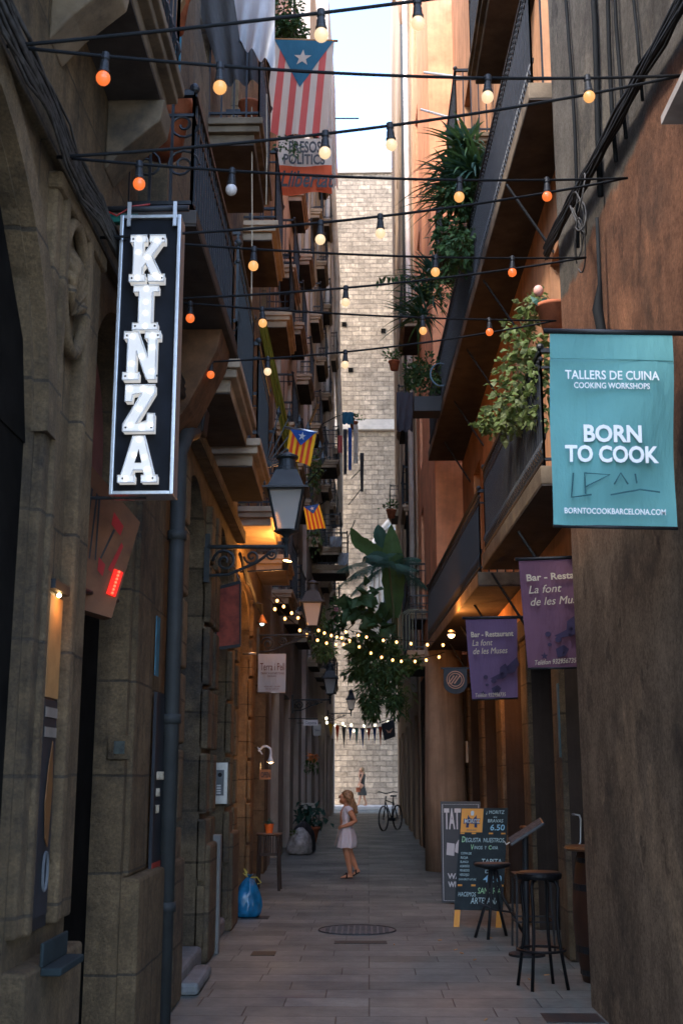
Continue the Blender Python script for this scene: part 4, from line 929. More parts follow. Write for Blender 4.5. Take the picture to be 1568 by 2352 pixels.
# ------------------------------------------------------------------ wall lanterns
def lantern(label, c, wall_x, sc_=1.0, m='iron_grey', glow=None):
    """c = bottom of the lamp body; the bracket runs back to the wall at wall_x"""
    c = V(c); root = thing('wall_lantern', label, 'lantern', (wall_x, c.y, c.z - .1), 'lanterns on scrolled wall brackets')
    s = sc_; q = math.pi / 4; r2 = 1.414
    MB().lathe([(.02 * s, -.06 * s), (.035 * s, -.03 * s), (.02 * s, 0), (.05 * s, .03 * s), (.085 * s * r2, .06 * s)], 12, c).build('base', m, root)
    mb = MB(); z0, z1, a0, a1 = .06 * s, .42 * s, .085 * s, .155 * s
    for i in range(4):
        sg = [(1, 1), (-1, 1), (-1, -1), (1, -1)]; (ax, ay), (bx, by) = sg[i], sg[(i + 1) % 4]
        mb.beam(c + V((ax * a0, ay * a0, z0)), c + V((ax * a1, ay * a1, z1)), .016 * s)
        mb.beam(c + V((ax * a1, ay * a1, z1)), c + V((bx * a1, by * a1, z1)), .02 * s); mb.beam(c + V((ax * a0, ay * a0, z0)), c + V((bx * a0, by * a0, z0)), .016 * s)
        mb.lathe([(.004 * s, 0), (.012 * s, .015 * s), (.003 * s, .045 * s)], 6, c + V((ax * a1 * 1.2, ay * a1 * 1.2, z1 + .02 * s)))
    mb.build('frame', m, root)
    mb = MB()
    for i in range(4):
        (ax, ay), (bx, by) = sg[i], sg[(i + 1) % 4]; k = .96
        mb.quad(c + V((ax * a0 * k, ay * a0 * k, z0)), c + V((bx * a0 * k, by * a0 * k, z0)), c + V((bx * a1 * k, by * a1 * k, z1)), c + V((ax * a1 * k, ay * a1 * k, z1)))
    mb.build('glass', 'lamp_glass', root)
    MB().lathe([(.205 * s * r2, .42 * s), (.205 * s * r2, .435 * s), (.16 * s * r2, .45 * s), (.095 * s * r2, .61 * s)], 4, c, rot=q).build('roof', mat('weathered zinc roof', (.07, .075, .075), .5, .4, var=.3, bmp=.1) if 'zr' not in M else M['zr'], root)
    MB().lathe([(.1 * s, .61 * s), (.1 * s, .63 * s), (.085 * s, .65 * s), (.075 * s, .72 * s), (.1 * s, .735 * s), (.1 * s, .755 * s), (.04 * s, .785 * s), (.012 * s, .8 * s), (.016 * s, .815 * s), (.004 * s, .83 * s)], 16, c).build('chimney', m, root, smooth=False)
    mb = MB(); zb = c.z - .08 * s; hx = wall_x - c.x; sgn = 1 if hx > 0 else -1
    mb.tube([(c.x, c.y, c.z - .02 * s), (c.x, c.y, zb - .1 * s)], .022 * s, 8); mb.tube([(c.x, c.y, zb), (wall_x, c.y, zb)], .018 * s, 8)
    L_ = abs(hx)
    scroll(mb, (wall_x - sgn * .16 * s, c.y, zb - .13 * s), X_ * sgn, Z_, .11 * s, 1.6, .014 * s); scroll(mb, (wall_x - sgn * .4 * s, c.y, zb - .09 * s), X_ * sgn, -Z_, .07 * s, 1.5, .011 * s); scroll(mb, (wall_x - sgn * .58 * s, c.y, zb - .07 * s), X_ * sgn, -Z_, .05 * s, 1.5, .01 * s)
    mb.tube([(wall_x - sgn * .02, c.y, zb - .26 * s), (wall_x - sgn * .2 * s, c.y, zb - .25 * s), (wall_x - sgn * .45 * s, c.y, zb - .14 * s), (wall_x - sgn * L_ * .8, c.y, zb - .05 * s)], .014 * s, 6)
    mb.beam((wall_x, c.y, zb - .32 * s), (wall_x, c.y, zb + .12 * s), .05 * s, .02 * s)
    mb.build('bracket', m, root, smooth=False)
    return root
M['kerb_dark'] = mat('worn iron stud', (.09, .095, .095), .6, .2)
M['zr'] = mat('weathered zinc roof', (.045, .048, .048), .6, .2, var=.3, bmp=.1)
lantern('largest black wall lantern, on a long scrolled bracket by the ornate balcony', (-.72, 10.3, 3.62), FL2.X(10.3) + .02)
lantern('second wall lantern, above the grey hanging banner, fairy lights behind it', (-.82, 17.5, 3.66), FL3.X(17.5) + .02, .95)
c = atY(758, 1600, 27); lantern('third wall lantern down the lane, past the small white shop signs', c, FL4.X(27) + .02, .95)
c = atY(806, 1634, 44); lantern('farthest wall lantern, small against the church wall', c, FL6.X(44) + .02, 1.0)

# ------------------------------------------------------------------ flags and banners
def drape(fn_p, nu, nv, thick=0): return MB().sheet(fn_p, nu, nv)
def estelada(name, label, tl, tr, bl, br, stripes, cols, waves=.05, pole=None, star_m='white_cloth', tri=.42, nst=9):
    """striped flag hung from a pole with a blue triangle and a star at the top"""
    tl, tr, bl, br = map(V, (tl, tr, bl, br)); root = thing(name, label, 'flag', tl)
    nrm = V((0, -1, 0))
    def S(u, v):
        w_ = waves * v * (math.sin(u * 9 + v * 2) * .6 + math.sin(u * 17) * .3)
        return tl.lerp(tr, u).lerp(bl.lerp(br, u), v) + nrm * w_
    for i in range(nst):
        a, b = i / nst, (i + 1) / nst
        MB().sheet(lambda u, v: S(a + (b - a) * u, v), 3, 18).build('stripe', cols[i % 2], root, smooth=True)
    def T(u, v): vv = v * tri; k = 1 - v; return S(.5 + (u - .5) * k * .999, vv) + nrm * .012
    MB().sheet(T, 12, 12).build('triangle', cols[2], root, smooth=True)
    W_ = (tr - tl).length; H_ = (bl - tl).length; r = W_ * .15
    pts = []
    for k in range(10):
        rr = r if k % 2 == 0 else r * .4; a = math.pi / 2 + k * math.pi / 5
        pts.append((.5 + rr * math.cos(a) / W_, .165 * (tri / .42) - rr * math.sin(a) / H_))
    cpt = (sum(p[0] for p in pts) / 10, sum(p[1] for p in pts) / 10)
    vs = [S(*cpt) + nrm * .022] + [S(*p) + nrm * .022 for p in pts]
    MB().add(vs, [(0, i + 1, (i + 1) % 10 + 1) for i in range(10)]).build('star', star_m, root)
    if pole: MB().tube([V(pole[0]), V(pole[1])], .018, 8).build('pole', 'iron_grey' if len(pole) < 3 else pole[2], root, smooth=True)
    return root
FY = 15.5
M['flag_pole'] = mat('reddish brass pole', (.3, .16, .05), .5)
estelada('flag', 'big faded red and white striped flag with blue triangle and star, hung over the lane', atY(630, 90, FY), atY(768, 92, FY), atY(606, 303, FY), atY(748, 316, FY), 9, ('white_faded', 'red_faded', 'blue_faded'), .09, (FL3.p(15.5, 0, 12.25), atY(776, 93, FY), 'flag_pole'), 'white_faded', .5, 9)
estelada('flag', 'yellow and red striped flag with blue triangle by the fan of iron spikes', atY(666, 986, 12.0), atY(727, 993, 11.9), atY(655, 1052, 12.0), atY(712, 1070, 11.9), 9, ('yellow', 'red', 'blue'), .03, (atY(655, 982, 12.05), atY(730, 994, 11.9), 'steel'), 'white_cloth', .48, 9)
estelada('flag', 'smaller yellow and red striped flag hanging below the other, right of the largest lantern', atY(697, 1164, 16.5), atY(733, 1158, 16.5), atY(706, 1217, 16.5), atY(748, 1213, 16.5), 9, ('yellow', 'red', 'blue'), .03, None, 'white_cloth', .36, 9)
BN = thing('banner', 'hand lettered banner, white above and red below, hanging under the big flag', 'banner', atY(636, 445, 15.2))
a, b, c, d = atY(640, 316, 15.2), atY(762, 318, 15.2), atY(636, 446, 15.2), atY(762, 443, 15.2)
def S2(u, v): return a.lerp(b, u).lerp(c.lerp(d, u), v) + V((0, -.05 * math.sin(u * 7 + v * 3) * v, 0))
MB().sheet(lambda u, v: S2(u, v * .5), 12, 8).build('white_half', 'white_faded', BN, smooth=True)
MB().sheet(lambda u, v: S2(u, .5 + v * .5), 12, 8).build('red_half', 'orange_cloth', BN, smooth=True)
bu = (b - a).normalized()
text(BN, 'PRESOS', atY(700, 349, 15.08), bu, Z_, .17, 'black', width=.46, align='CENTER', bold=.025); text(BN, 'POLÍTICS', atY(698, 376, 15.08), bu, Z_, .15, 'black', width=.58, align='CENTER', bold=.025)
text(BN, 'Llibertat', atY(702, 428, 15.08), bu, Z_, .24, 'black', width=.76, shear=.3, bold=.02, align='CENTER')
def hang_sheet(name, label, cat, pts, mt, folds=.04, n=14):
    p = [V(q) for q in pts]
    f = lambda u, v: p[0].lerp(p[1], u).lerp(p[3].lerp(p[2], u), v) + V((0, folds * math.sin(u * 16 + v * 5) * (.3 + v), .0))
    o = MB().sheet(f, n, n).build(name, mt, None, origin=p[0], smooth=True); return tag(o, label, cat)
hang_sheet('plastic_sheet', 'crinkled translucent sheet hanging left of the big flag', 'sheet', [atY(536, -12, 9.3), atY(632, -12, 8.9), atY(630, 156, 8.7), atY(553, 100, 9.2)], 'sheet', .05, 20)
hang_sheet('tarpaulin', 'dark grey tarpaulin stretched behind the translucent sheet', 'tarpaulin', [atY(448, -10, 9.6), atY(560, -10, 9.6), atY(602, 190, 9.9), atY(510, 190, 9.7)], 'tarp', .05)
hang_sheet('curtain', 'pale grey curtain hanging beyond the right edge of the big flag', 'curtain', [atY(748, 172, 22), atY(768, 172, 22), atY(776, 430, 22), atY(752, 430, 22)], 'white_faded', .08)
hang_sheet('awning_cloth', 'olive fabric strip hanging down past the balconies under the amber bulbs', 'cloth', [atY(594, 745, 12.6), atY(612, 740, 12.6), atY(690, 1100, 14.2), atY(664, 1080, 14.0)], 'olive', .05)

def side_banner(label, tl, tr, bl, br, m, rodm='iron', cat='banner', group=None, wx=None, wav=.02):
    tl, tr, bl, br = map(V, (tl, tr, bl, br)); root = thing('banner', label, cat, tl, group)
    f = lambda u, v: tl.lerp(tr, u).lerp(bl.lerp(br, u), v) + V((0, wav * math.sin(u * 5 + v * 4) * math.sin(v * 3), 0))
    MB().sheet(f, 14, 16).build('cloth', m, root, smooth=True)
    up = (tl - bl).normalized(); ru = (tr - tl).normalized()
    e = V(wx) if wx else tr + ru * .12
    MB().tube([tl - ru * .03 + up * .005, e], .014, 8).build('rod', rodm, root, smooth=True)
    MB().tube([bl, br], .009, 6).build('hem_bar', rodm, root, smooth=True)
    return root, f, ru, up
a = [atY(1262, 762, 5.45), atY(1543, 766, 5.45), atY(1270, 1208, 5.45), atY(1556, 1214, 5.45)]
TB, f, ru, up = side_banner('teal cooking workshop banner on a rod across the stucco wall', *a, 'teal_cloth', 'iron', wx=a[1] + V((.1, 0, 0)), wav=.045)
def bt(root, s, x0, x1, y, h, m, Y, ru, up, **k):
    p, q = atY(x0, y, Y), atY(x1, y, Y); hh = (atY(x0, y - h, Y) - p).length
    return text(root, s, p, ru, up, hh, m, width=(q - p).length, **k)
YB = 5.40
bt(TB, 'TALLERS DE CUINA', 1297, 1513, 870, 20, 'teal_text', YB, ru, up, bold=.008); bt(TB, 'COOKING WORKSHOPS', 1317, 1491, 891, 13, 'teal_text', YB, ru, up, bold=.008)
bt(TB, 'BORN', 1338, 1471, 1013, 37, 'teal_text', YB, ru, up, bold=.03); bt(TB, 'TO COOK', 1298, 1513, 1059, 36, 'teal_text', YB, ru, up, bold=.03)
bt(TB, 'BORNTOCOOKBARCELONA.COM', 1295, 1527, 1179, 13, 'teal_text', YB, ru, up, bold=.008)
MB().tube([atY(1264, 822, 5.43), atY(1400, 824, 5.43), atY(1545, 828, 5.43)], .003, 5).build('seam', 'teal_cloth', TB)
gp = [[(1316, 1086), (1312, 1142), (1358, 1136)], [(1344, 1134), (1342, 1086), (1400, 1090), (1344, 1118)], [(1410, 1112), (1425, 1086), (1442, 1112)], [(1458, 1088), (1462, 1110)], [(1402, 1136), (1470, 1124), (1515, 1130)]]
mb = MB()
for st in gp: mb.tube([atY(x, y, YB - .005) for x, y in st], .004, 5)
mb.build('marker_scrawl', 'mark', TB)
for lab, m, P4, tx in (('plum banner half hidden behind the stucco corner, advertising a bar restaurant', 'plum', [(1190, 1286), (1345, 1276), (1212, 1536), (1352, 1534)], (9.35, [('Bar - Restaurant', 1208, 1372, 1335, 15, 1), ('La font', 1212, 1288, 1364, 18, 2), ('de les Muses', 1216, 1345, 1392, 18, 2), ('Telèfon 932956735', 1226, 1322, 1528, 11, 2)], (1262, 1487, 1.0))), ('violet banner beside the round hanging shop sign, advertising a bar restaurant', 'purple', [(1068, 1421), (1187, 1417), (1084, 1608), (1189, 1604)], (11.2, [('Bar - Restaurant', 1081, 1178, 1464, 12, 1), ('La font', 1083, 1130, 1484, 14, 2), ('de les Muses', 1085, 1164, 1503, 14, 2), ('Telèfon 932956735', 1090, 1160, 1602, 9, 2)], (1118, 1578, .75)))):
    Yb = tx[0]; P3 = [atY(x, y, Yb) for x, y in P4]
    PB, f, ru, up = side_banner(lab, *P3, m, 'iron', wx=P3[1] + V((.25, 0, 0)), wav=.02)
    for s, x0, x1, y, h, st in tx[1]:
        bt(PB, s, x0, x1, y, h, 'gold_text', Yb - .045, ru, up, bold=.02 if st == 1 else 0, shear=.28 if st == 2 else 0)
    cx_, cy_, k_ = tx[2]; q = lambda x, y: atY(cx_ + x * k_, cy_ + y * k_, Yb - .045)
    mb = MB()   # vine, star and flying figure in dark print
    def poly(pl): vs = [q(*p) for p in pl]; mb.add(vs, [tuple(range(len(vs)))])
    def flush(nm):
        global mb
        mb.build(nm, 'dark_print', PB); mb = MB()
    poly([(-12 + (9 if i % 2 == 0 else 4) * math.sin(i * math.pi / 5), 20 - (9 if i % 2 == 0 else 4) * math.cos(i * math.pi / 5)) for i in range(10)]); flush('star_print')
    for (x, y, r) in ((-4, -30, 7), (20, -18, 8), (0, -6, 5), (34, 2, 6), (48, -40, 7), (30, 10, 6)): poly([(x + r * math.cos(t), y + r * .9 * math.sin(t)) for t in [2 * math.pi * z / 9 for z in range(9)]]); flush('grape_print')
    poly([(14, 4), (32, -6), (44, 4), (36, 20), (18, 24)]); flush('leaf_print'); poly([(40, -60), (56, -72), (66, -58), (58, -30), (46, -24), (38, -40)]); poly([(60, -62), (92, -92), (98, -70), (84, -44), (64, -40)]); poly([(38, -40), (52, -28), (30, -22), (10, -26)])
    flush('figure_print')
GB, f, ru, up = side_banner('pale grey craft shop banner under the second wall lantern', atY(593, 1502, 15.2), atY(657, 1502, 15.2), atY(592, 1591, 15.2), atY(655, 1591, 15.2), 'grey_cloth', 'steel', wx=(FL3.X(15.2), 15.2, atY(593, 1502, 15.2).z), wav=.01)
bt(GB, 'Terra i Pell', 597, 653, 1540, 17, 'rust_text', 15.16, ru, up); bt(GB, 'CERAMIC & LEATHER STUDIO', 598, 652, 1549, 4.5, 'rust_text', 15.16, ru, up); bt(GB, 'BARCELONA', 614, 634, 1555, 3.5, 'rust_text', 15.16, ru, up); bt(GB, 'WORKSHOP · GALLERY', 606, 644, 1579, 3.5, 'rust_text', 15.16, ru, up); bt(GB, 'www.terraipell.com', 610, 640, 1584, 3.5, 'rust_text', 15.16, ru, up)
# round ended black hanging sign
HS = thing('hanging_sign', 'black round ended shop sign with a copper ring emblem, left of the violet banner', 'sign', atY(1045, 1595, 14.0))
a, b = atY(1018, 1537, 14), atY(1073, 1594, 14); w_, h_ = b.x - a.x, a.z - b.z
pl = [(0, h_), (0, h_ * .4)] + [(w_ / 2 - w_ / 2 * math.cos(math.pi * k / 12), h_ * .4 - h_ * .4 * math.sin(math.pi * k / 12)) for k in range(1, 12)] + [(w_, h_ * .4), (w_, h_)]
MB().prism(pl, (a.x, 14, b.z), X_, Z_, (0, .03, 0)).build('board', mat('black painted board', (.03, .03, .032), .6), HS)
cc = V((a.x + w_ / 2, 13.99, b.z + h_ * .56)); M['copper_print'] = mat('copper print', (.55, .27, .16), .6)
for r_ in (.1, .075): MB().tube([cc + V((r_ * math.cos(t), 0, r_ * math.sin(t))) for t in [2 * math.pi * q_ / 28 for q_ in range(29)]], .006, 5).build('ring', 'copper_print', HS)
mb = MB()
for k in (-1, 0, 1): mb.beam(cc + V((-.05 + .035 * k, -.003, -.045)), cc + V((.02 + .035 * k, -.003, .05)), .014, .004, up=(0, 1, 0))
mb.build('stripes', 'copper_print', HS)
MB().beam((a.x - .03, 14.015, a.z + .01), (FR2.X(14), 14.015, a.z + .01), .02).build('bracket', 'iron', HS)
# small signs down the lane
for lab, x0, x1, y0, y1, Yq, m, t in (('small white hanging shop sign over a cream one, left side down the lane', 697, 730, 1654, 1667, 26, 'white', 'Carpanta'), ('cream square shop sign hanging just below the white one', 719, 737, 1664, 1690, 29, 'paper', 'Kókua')):
    a, b = atY(x0, y1, Yq), atY(x1, y0, Yq); r_ = thing('shop_sign', lab, 'sign', a)
    MB().box(a.x, b.x, Yq, Yq + .03, a.z, b.z).build('board', m, r_)
    bt(r_, t, x0 + 4, x1 - 4, (y0 + y1) / 2 + 3, 6, 'navy', Yq - .005, X_, Z_)
    MB().beam((b.x, Yq, b.z + .03), (FL4.X(Yq), Yq, b.z + .03), .02).build('bracket', 'iron', r_)
a = [atY(875, 1664, 36), atY(905, 1652, 36), atY(908, 1692, 36), atY(882, 1702, 36)]
DS = thing('shop_sign', 'tilted black square sign with a small orange bird, right side before the church', 'sign', a[3])
MB().add(a + [p + V((0, .04, 0)) for p in a], [(0, 1, 2, 3), (7, 6, 5, 4), (0, 4, 5, 1), (1, 5, 6, 2), (2, 6, 7, 3), (3, 7, 4, 0)]).build('board', 'black', DS)
mb = MB(); vs = [atY(x, y, 35.95) for x, y in ((886, 1676), (893, 1680), (902, 1672), (896, 1684), (890, 1684))]; mb.add(vs, [(0, 1, 4), (1, 2, 3), (1, 3, 4)]); mb.build('emblem', 'copper_print', DS)
MB().beam(a[1] + V((.1, 0, .05)), a[0] + V((-.05, 0, .05)), .03).build('bracket', 'iron', DS)

# warm light by the shop door, and under the iron balcony
GL = thing('gooseneck_lamp', 'white gooseneck wall lamp shining on the small open sign', 'lamp', FL3.p(15.2, 0, 1.95))
p = atY(597, 1722, 15.2)
MB().tube([p + V((-.02, 0, -.02)), p + V((.0, 0, .0)), p + V((.04, 0, .035)), p + V((.09, 0, .04)), p + V((.135, 0, .01)), p + V((.14, 0, -.06)), p + V((.135, 0, -.1))], .013, 10).build('neck', 'white', GL, smooth=True)
MB().lathe([(.014, -.06), (.02, -.1), (.045, -.16), (.042, -.162), (.016, -.1)], 14, p + V((.135, 0, -.0))).build('shade', 'white', GL, smooth=True)
MB().ball(p + V((.135, 0, -.155)), .022, 10, 6).build('bulb', 'lamp_bulb', GL)
MB().beam(p + V((-.03, 0, .03)), p + V((.03, 0, -.06)), .03, .012).build('clip', 'white', GL)
lamp('gooseneck_light', p + V((.135, -.02, -.21)), .8, (1, .55, .22), .03)
OS = thing('open_sign', 'small orange sign reading OPEN below the gooseneck lamp', 'sign', atY(598, 1790, 15.15))
a, b = atY(596, 1791, 15.15), atY(622, 1768, 15.15)
MB().box(a.x, b.x, 15.13, 15.15, a.z, b.z).build('board', mat('orange wood board', (.5, .16, .05), .7, var=.2), OS); bt(OS, 'OPEN', 599, 620, 1786, 12, 'black', 15.125, X_, Z_, bold=.02)
MB().tube([(a.x + .01, 15.14, b.z), (a.x + .01, 15.14, b.z + .1)], .006, 5).build('hanger', 'iron', OS)
WL = thing('cone_lamp', 'little caged cone lamp hanging on the orange lit door jamb', 'lamp', atY(602, 1435, 15.8))
p = atY(602, 1412, 15.8); MB().lathe([(.012, .0), (.03, -.04), (.075, -.12), (.07, -.122)], 12, p).build('shade', 'copper', WL, smooth=True); MB().ball(p + V((0, 0, -.12)), .03, 10, 6).build('bulb', emit('cool bulb', (.6, 1, .95), .6), WL)
MB().tube([p, p + V((0, 0, .15)), p + V((-.12, 0, .16))], .008, 5).build('wire', 'iron', WL)
SP = thing('spotlight', 'black wall spotlight lighting the balcony underside orange above the shop door', 'spotlight', FL3.p(14.6, .2, 3.5))
p = atY(656, 1308, 14.6); MB().tube([p + V((0, 0, .0)), p + V((.02, -.03, .1))], [.05, .065], 12).build('housing', 'black', SP); MB().beam(p, V((FL3.X(14.6), 14.6, p.z - .03)), .02).build('arm', 'iron', SP)
MB().tube([p + V((.021, -.031, .101)), p + V((.0215, -.032, .104))], .05, 12).build('lens', 'lamp_bulb', SP)
lamp('spotlight_light', p + V((.03, -.02, .2)), 7, (1, .42, .1), .04)
lamp('spot_spill', atY(612, 1395, 15.6) + V((.12, -.1, 0)), 2.2, (1, .42, .12), .05)
BL_ = thing('bulkhead_lamp', 'small lamp glowing orange under the iron balcony behind the violet banner', 'lamp', atY(1036, 1462, 15.2))
p = atY(1036, 1458, 15.2); MB().lathe([(.05, 0), (.06, .03), (.03, .06)], 12, p).build('base', 'iron', BL_); MB().ball(p, .045, 10, 6).build('bulb', 'lamp_bulb', BL_)
lamp('bulkhead_light', p + V((-.02, -.05, .16)), 5, (1, .36, .08), .05)
lamp('door_glow', FR2.p(14.6, .15, 2.5), 2, (1, .4, .14), .05)
# ------------------------------------------------------------------ fairy lights, far festoons, bunting
def mini_string(label, A, B, n, sag, m, r, group, drop=.05, skip=(0, 0)):
    A, B = V(A), V(B); f = lambda t: A.lerp(B, t) - V((0, 0, 4 * sag * t * (1 - t)))
    root = MB().tube([f(i / 20) for i in range(21)], .006, 5).build('fairy_lights', 'rubber', None, origin=A, smooth=True); tag(root, label, 'fairy lights', group)
    for k in range(n):
        t = skip[0] + (1 - skip[0] - skip[1]) * (k + .5 + rng.uniform(-.2, .2)) / n; p = f(t)
        MB().ball(p - V((0, 0, drop)), r, 8, 6, (1, 1, 1.25)).build('bulb', m, root, smooth=True)
        MB().tube([p, p - V((0, 0, drop - r * .8))], r * .45, 6).build('socket', 'black', root)
fg = 'warm fairy light strings across the lane'
mini_string('warm fairy lights from the second wall lantern down toward the hanging plants', atY(626, 1362, 16.5), atY(790, 1460, 21), 11, .12, 'fairy', .02, fg)
mini_string('warm fairy lights drooping in front of the second wall lantern', atY(616, 1375, 15.9), atY(812, 1468, 22.5), 9, .25, 'fairy', .02, fg)
mini_string('warm fairy lights crossing straight before the tropical plants', atY(776, 1440, 21.5), atY(1040, 1474, 17.5), 8, .08, 'fairy', .02, fg)
mini_string('lowest warm fairy lights hanging before the plants toward the violet banner', atY(790, 1455, 21.5), atY(1020, 1498, 18.5), 9, .25, 'fairy', .02, fg)
fg2 = 'far festoon strings with pale bulbs before the church'
mini_string('far pale festoon bulbs on the left, above the bunting', atY(700, 1632, 40), atY(800, 1668, 42), 5, .1, 'fairy_far', .042, fg2)
mini_string('far pale festoon bulbs crossing above the bunting', atY(738, 1642, 38), atY(905, 1650, 40), 6, .25, 'fairy_far', .042, fg2)
mini_string('lowest far pale festoon bulbs, just over the bunting', atY(770, 1665, 42), atY(895, 1662, 43), 4, .2, 'fairy_far', .042, fg2)
BU = thing('bunting', 'string of coloured pennants hung across the lane far down before the church', 'bunting', atY(755, 1660, 40))
A, B = atY(752, 1660, 38), atY(893, 1665, 42); f = lambda t: A.lerp(B, t) - V((0, 0, .3 * 4 * t * (1 - t) * .5))
MB().tube([f(i / 16) for i in range(17)], .008, 5).build('cord', 'rubber', BU)
for k, mm in enumerate(('yellow', 'red', 'dark_cloth', 'blue', 'teal_cloth', 'blue', 'red', 'blue', 'red', 'yellow')):
    p, q = f((k + .15) / 10), f((k + .8) / 10); mb = MB(); mb.add([p, q, (p + q) / 2 - V((0, .02, .45 + .12 * (k % 3)))], [(0, 1, 2)]); mb.build('pennant', mm, BU)

# ------------------------------------------------------------------ plants
def rdir(up=.2): return V((rng.gauss(0, 1), rng.gauss(0, 1), rng.gauss(up, .8))).normalized()
def leafy(name, label, cat, blobs, n, L, W, mats, stem=None, pot=None, hang=0.0, group=None, origin=None):
    """blobs = (centre, radii); leaf sized faces spread through them, denser at the rim"""
    origin = V(origin or blobs[0][0]); root = thing(name, label, cat, origin, group)
    for j, mt in enumerate(mats):
        mb = MB()
        for c, r in blobs:
            c = V(c); r = V(r) if not isinstance(r, (int, float)) else V((r, r, r))
            for _ in range(int(n * (.65 if j == 0 else .35 / max(1, len(mats) - 1)))):
                d = rdir(.1); k = rng.random() ** .45
                if noise_at(c + V((d.x * r.x, d.y * r.y, d.z * r.z)) * 1.0) < -.12 and k > .55: k *= .6
                p = c + V((d.x * r.x, d.y * r.y, d.z * r.z)) * k
                dd = (d + V((0, -.25, -hang)) + rdir(0) * .6); s = rng.uniform(.6, 1.25)
                mb.leaf(p, dd, rdir(1.2), L * s, W * s, rng.uniform(.1, .4))
        mb.build('foliage', mt, root)
    if stem:
        mb = MB()
        for s_ in stem: mb.tube(s_, [.012, .009, .006, .004][:len(s_)] if len(s_) <= 4 else .007, 5)
        mb.build('stem', 'stem', root)
    return root
from mathutils import noise as _n
def noise_at(p): return _n.noise(V(p) * 3.1)
def pot(c, r, h, m='clay', n=18):
    return MB().lathe([(r * .68, 0), (r * .95, h * .84), (r * 1.06, h * .86), (r * 1.08, h), (r * .96, h), (r * .9, h * .9)], n, c)
def strap_plant(name, label, cat, c, n, L, W, mats, droop=.6, dirs=None, group=None, spread=1.0, origin=None):
    root = thing(name, label, cat, origin or c, group)
    for j, mt in enumerate(mats):
        mb = MB()
        for _ in range(n // len(mats)):
            b = V(rng.choice(c) if isinstance(c, list) else c) + V((rng.gauss(0, .05), rng.gauss(0, .05), rng.uniform(-.05, .1) * L))
            a = rng.uniform(0, 2 * math.pi); el = rng.uniform(-.2, 1.35)
            d = V((math.cos(a) * math.cos(el), math.sin(a) * math.cos(el), math.sin(el))) * spread
            if dirs: d += V(dirs)
            l = L * rng.uniform(.6, 1.1); pts = []
            for i in range(6): t = i / 5; pts.append(b + d * l * t - V((0, 0, droop * l * t * t * (1 - math.sin(el) * .5))))
            sd = d.cross(Z_); sd = sd.normalized() if sd.length > .01 else X_
            o = len(mb.v)
            for i, p in enumerate(pts):
                w_ = W * (math.sin(math.pi * min(.97, (i / 5) * .75 + .22))); mb.v += [p + sd * w_ / 2, p - sd * w_ / 2]
            for i in range(5): mb.f.append([o + 2 * i, o + 2 * i + 1, o + 2 * i + 3, o + 2 * i + 2])
        mb.build('foliage', mt, root)
    return root
def frond(mb, b, d, L, n=22, lw=.02, ll=.28, droop=.5):
    b, d = V(b), V(d).normalized(); pts = [b + d * L * t - V((0, 0, droop * L * t * t)) for t in [i / 12 for i in range(13)]]
    mb.tube(pts, [.012 - .0008 * i for i in range(13)], 5)
    for i in range(n):
        t = .15 + .85 * i / n; k = t * 12; j = min(11, int(k)); p = pts[j].lerp(pts[j + 1], k - j); tg = (pts[j + 1] - pts[j]).normalized()
        sd = tg.cross(Z_).normalized(); l = ll * math.sin(math.pi * min(.95, t * .8 + .15))
        for s in (-1, 1): mb.leaf(p, tg * .6 + sd * s + V((0, 0, -.35)), Z_, l, lw, .35)

# near trailing plant on the lower iron balcony, with pot and toy tulip
yb = 9.0; bx = FR2.p(9.2, .42, 0).x
bl = []
for (x, y, Yq, r) in ((1225, 700, 9.2, .13), (1200, 760, 9.3, .17), (1228, 800, 9.1, .19), (1190, 840, 9.4, .19), (1235, 870, 9.1, .2), (1165, 900, 9.7, .18), (1205, 930, 9.4, .21), (1150, 945, 10.0, .17), (1240, 950, 9.1, .18), (1120, 975, 10.4, .12), (1175, 975, 9.8, .16)):
    bl.append((atY(x, y, Yq), (r, r * 1.2, r * .9)))
leafy('trailing_plant', 'large yellow green trailing plant spilling over the iron balcony rail beside the teal banner', 'plant', bl, 95, .075, .06, ('leaf_light', 'leaf_var'), None, hang=.5)
P_ = atY(1262, 755, 8.95); FP = pot(V((P_.x + .03, 8.95, P_.z)), .13, .2).build('flower_pot', 'clay', None, origin=P_, smooth=True); tag(FP, 'terracotta flower pot above the trailing plant, at the end of the lowest cables', 'flower pot')
TU = thing('tulip_ornament', 'pale pink toy tulip standing in the terracotta pot over the trailing plant', 'ornament', V((P_.x - .03, 8.9, P_.z + .18)))
t0 = atY(1239, 705, 8.9); MB().tube([t0, t0 + V((-.0, 0, .1))], .008, 6).build('stem', 'stem', TU); MB().ball(t0 + V((-.005, 0, .14)), .042, 12, 8, (1, 1, 1.15)).build('bloom', mat('pale pink plastic', (.68, .34, .27), .5), TU, smooth=True)
mb = MB(); mb.leaf(t0, (-.5, 0, .8), (0, -1, 0), .13, .05); mb.leaf(t0, (.5, 0, .7), (0, -1, 0), .12, .05); mb.build('leaf', 'leaf_blue', TU)
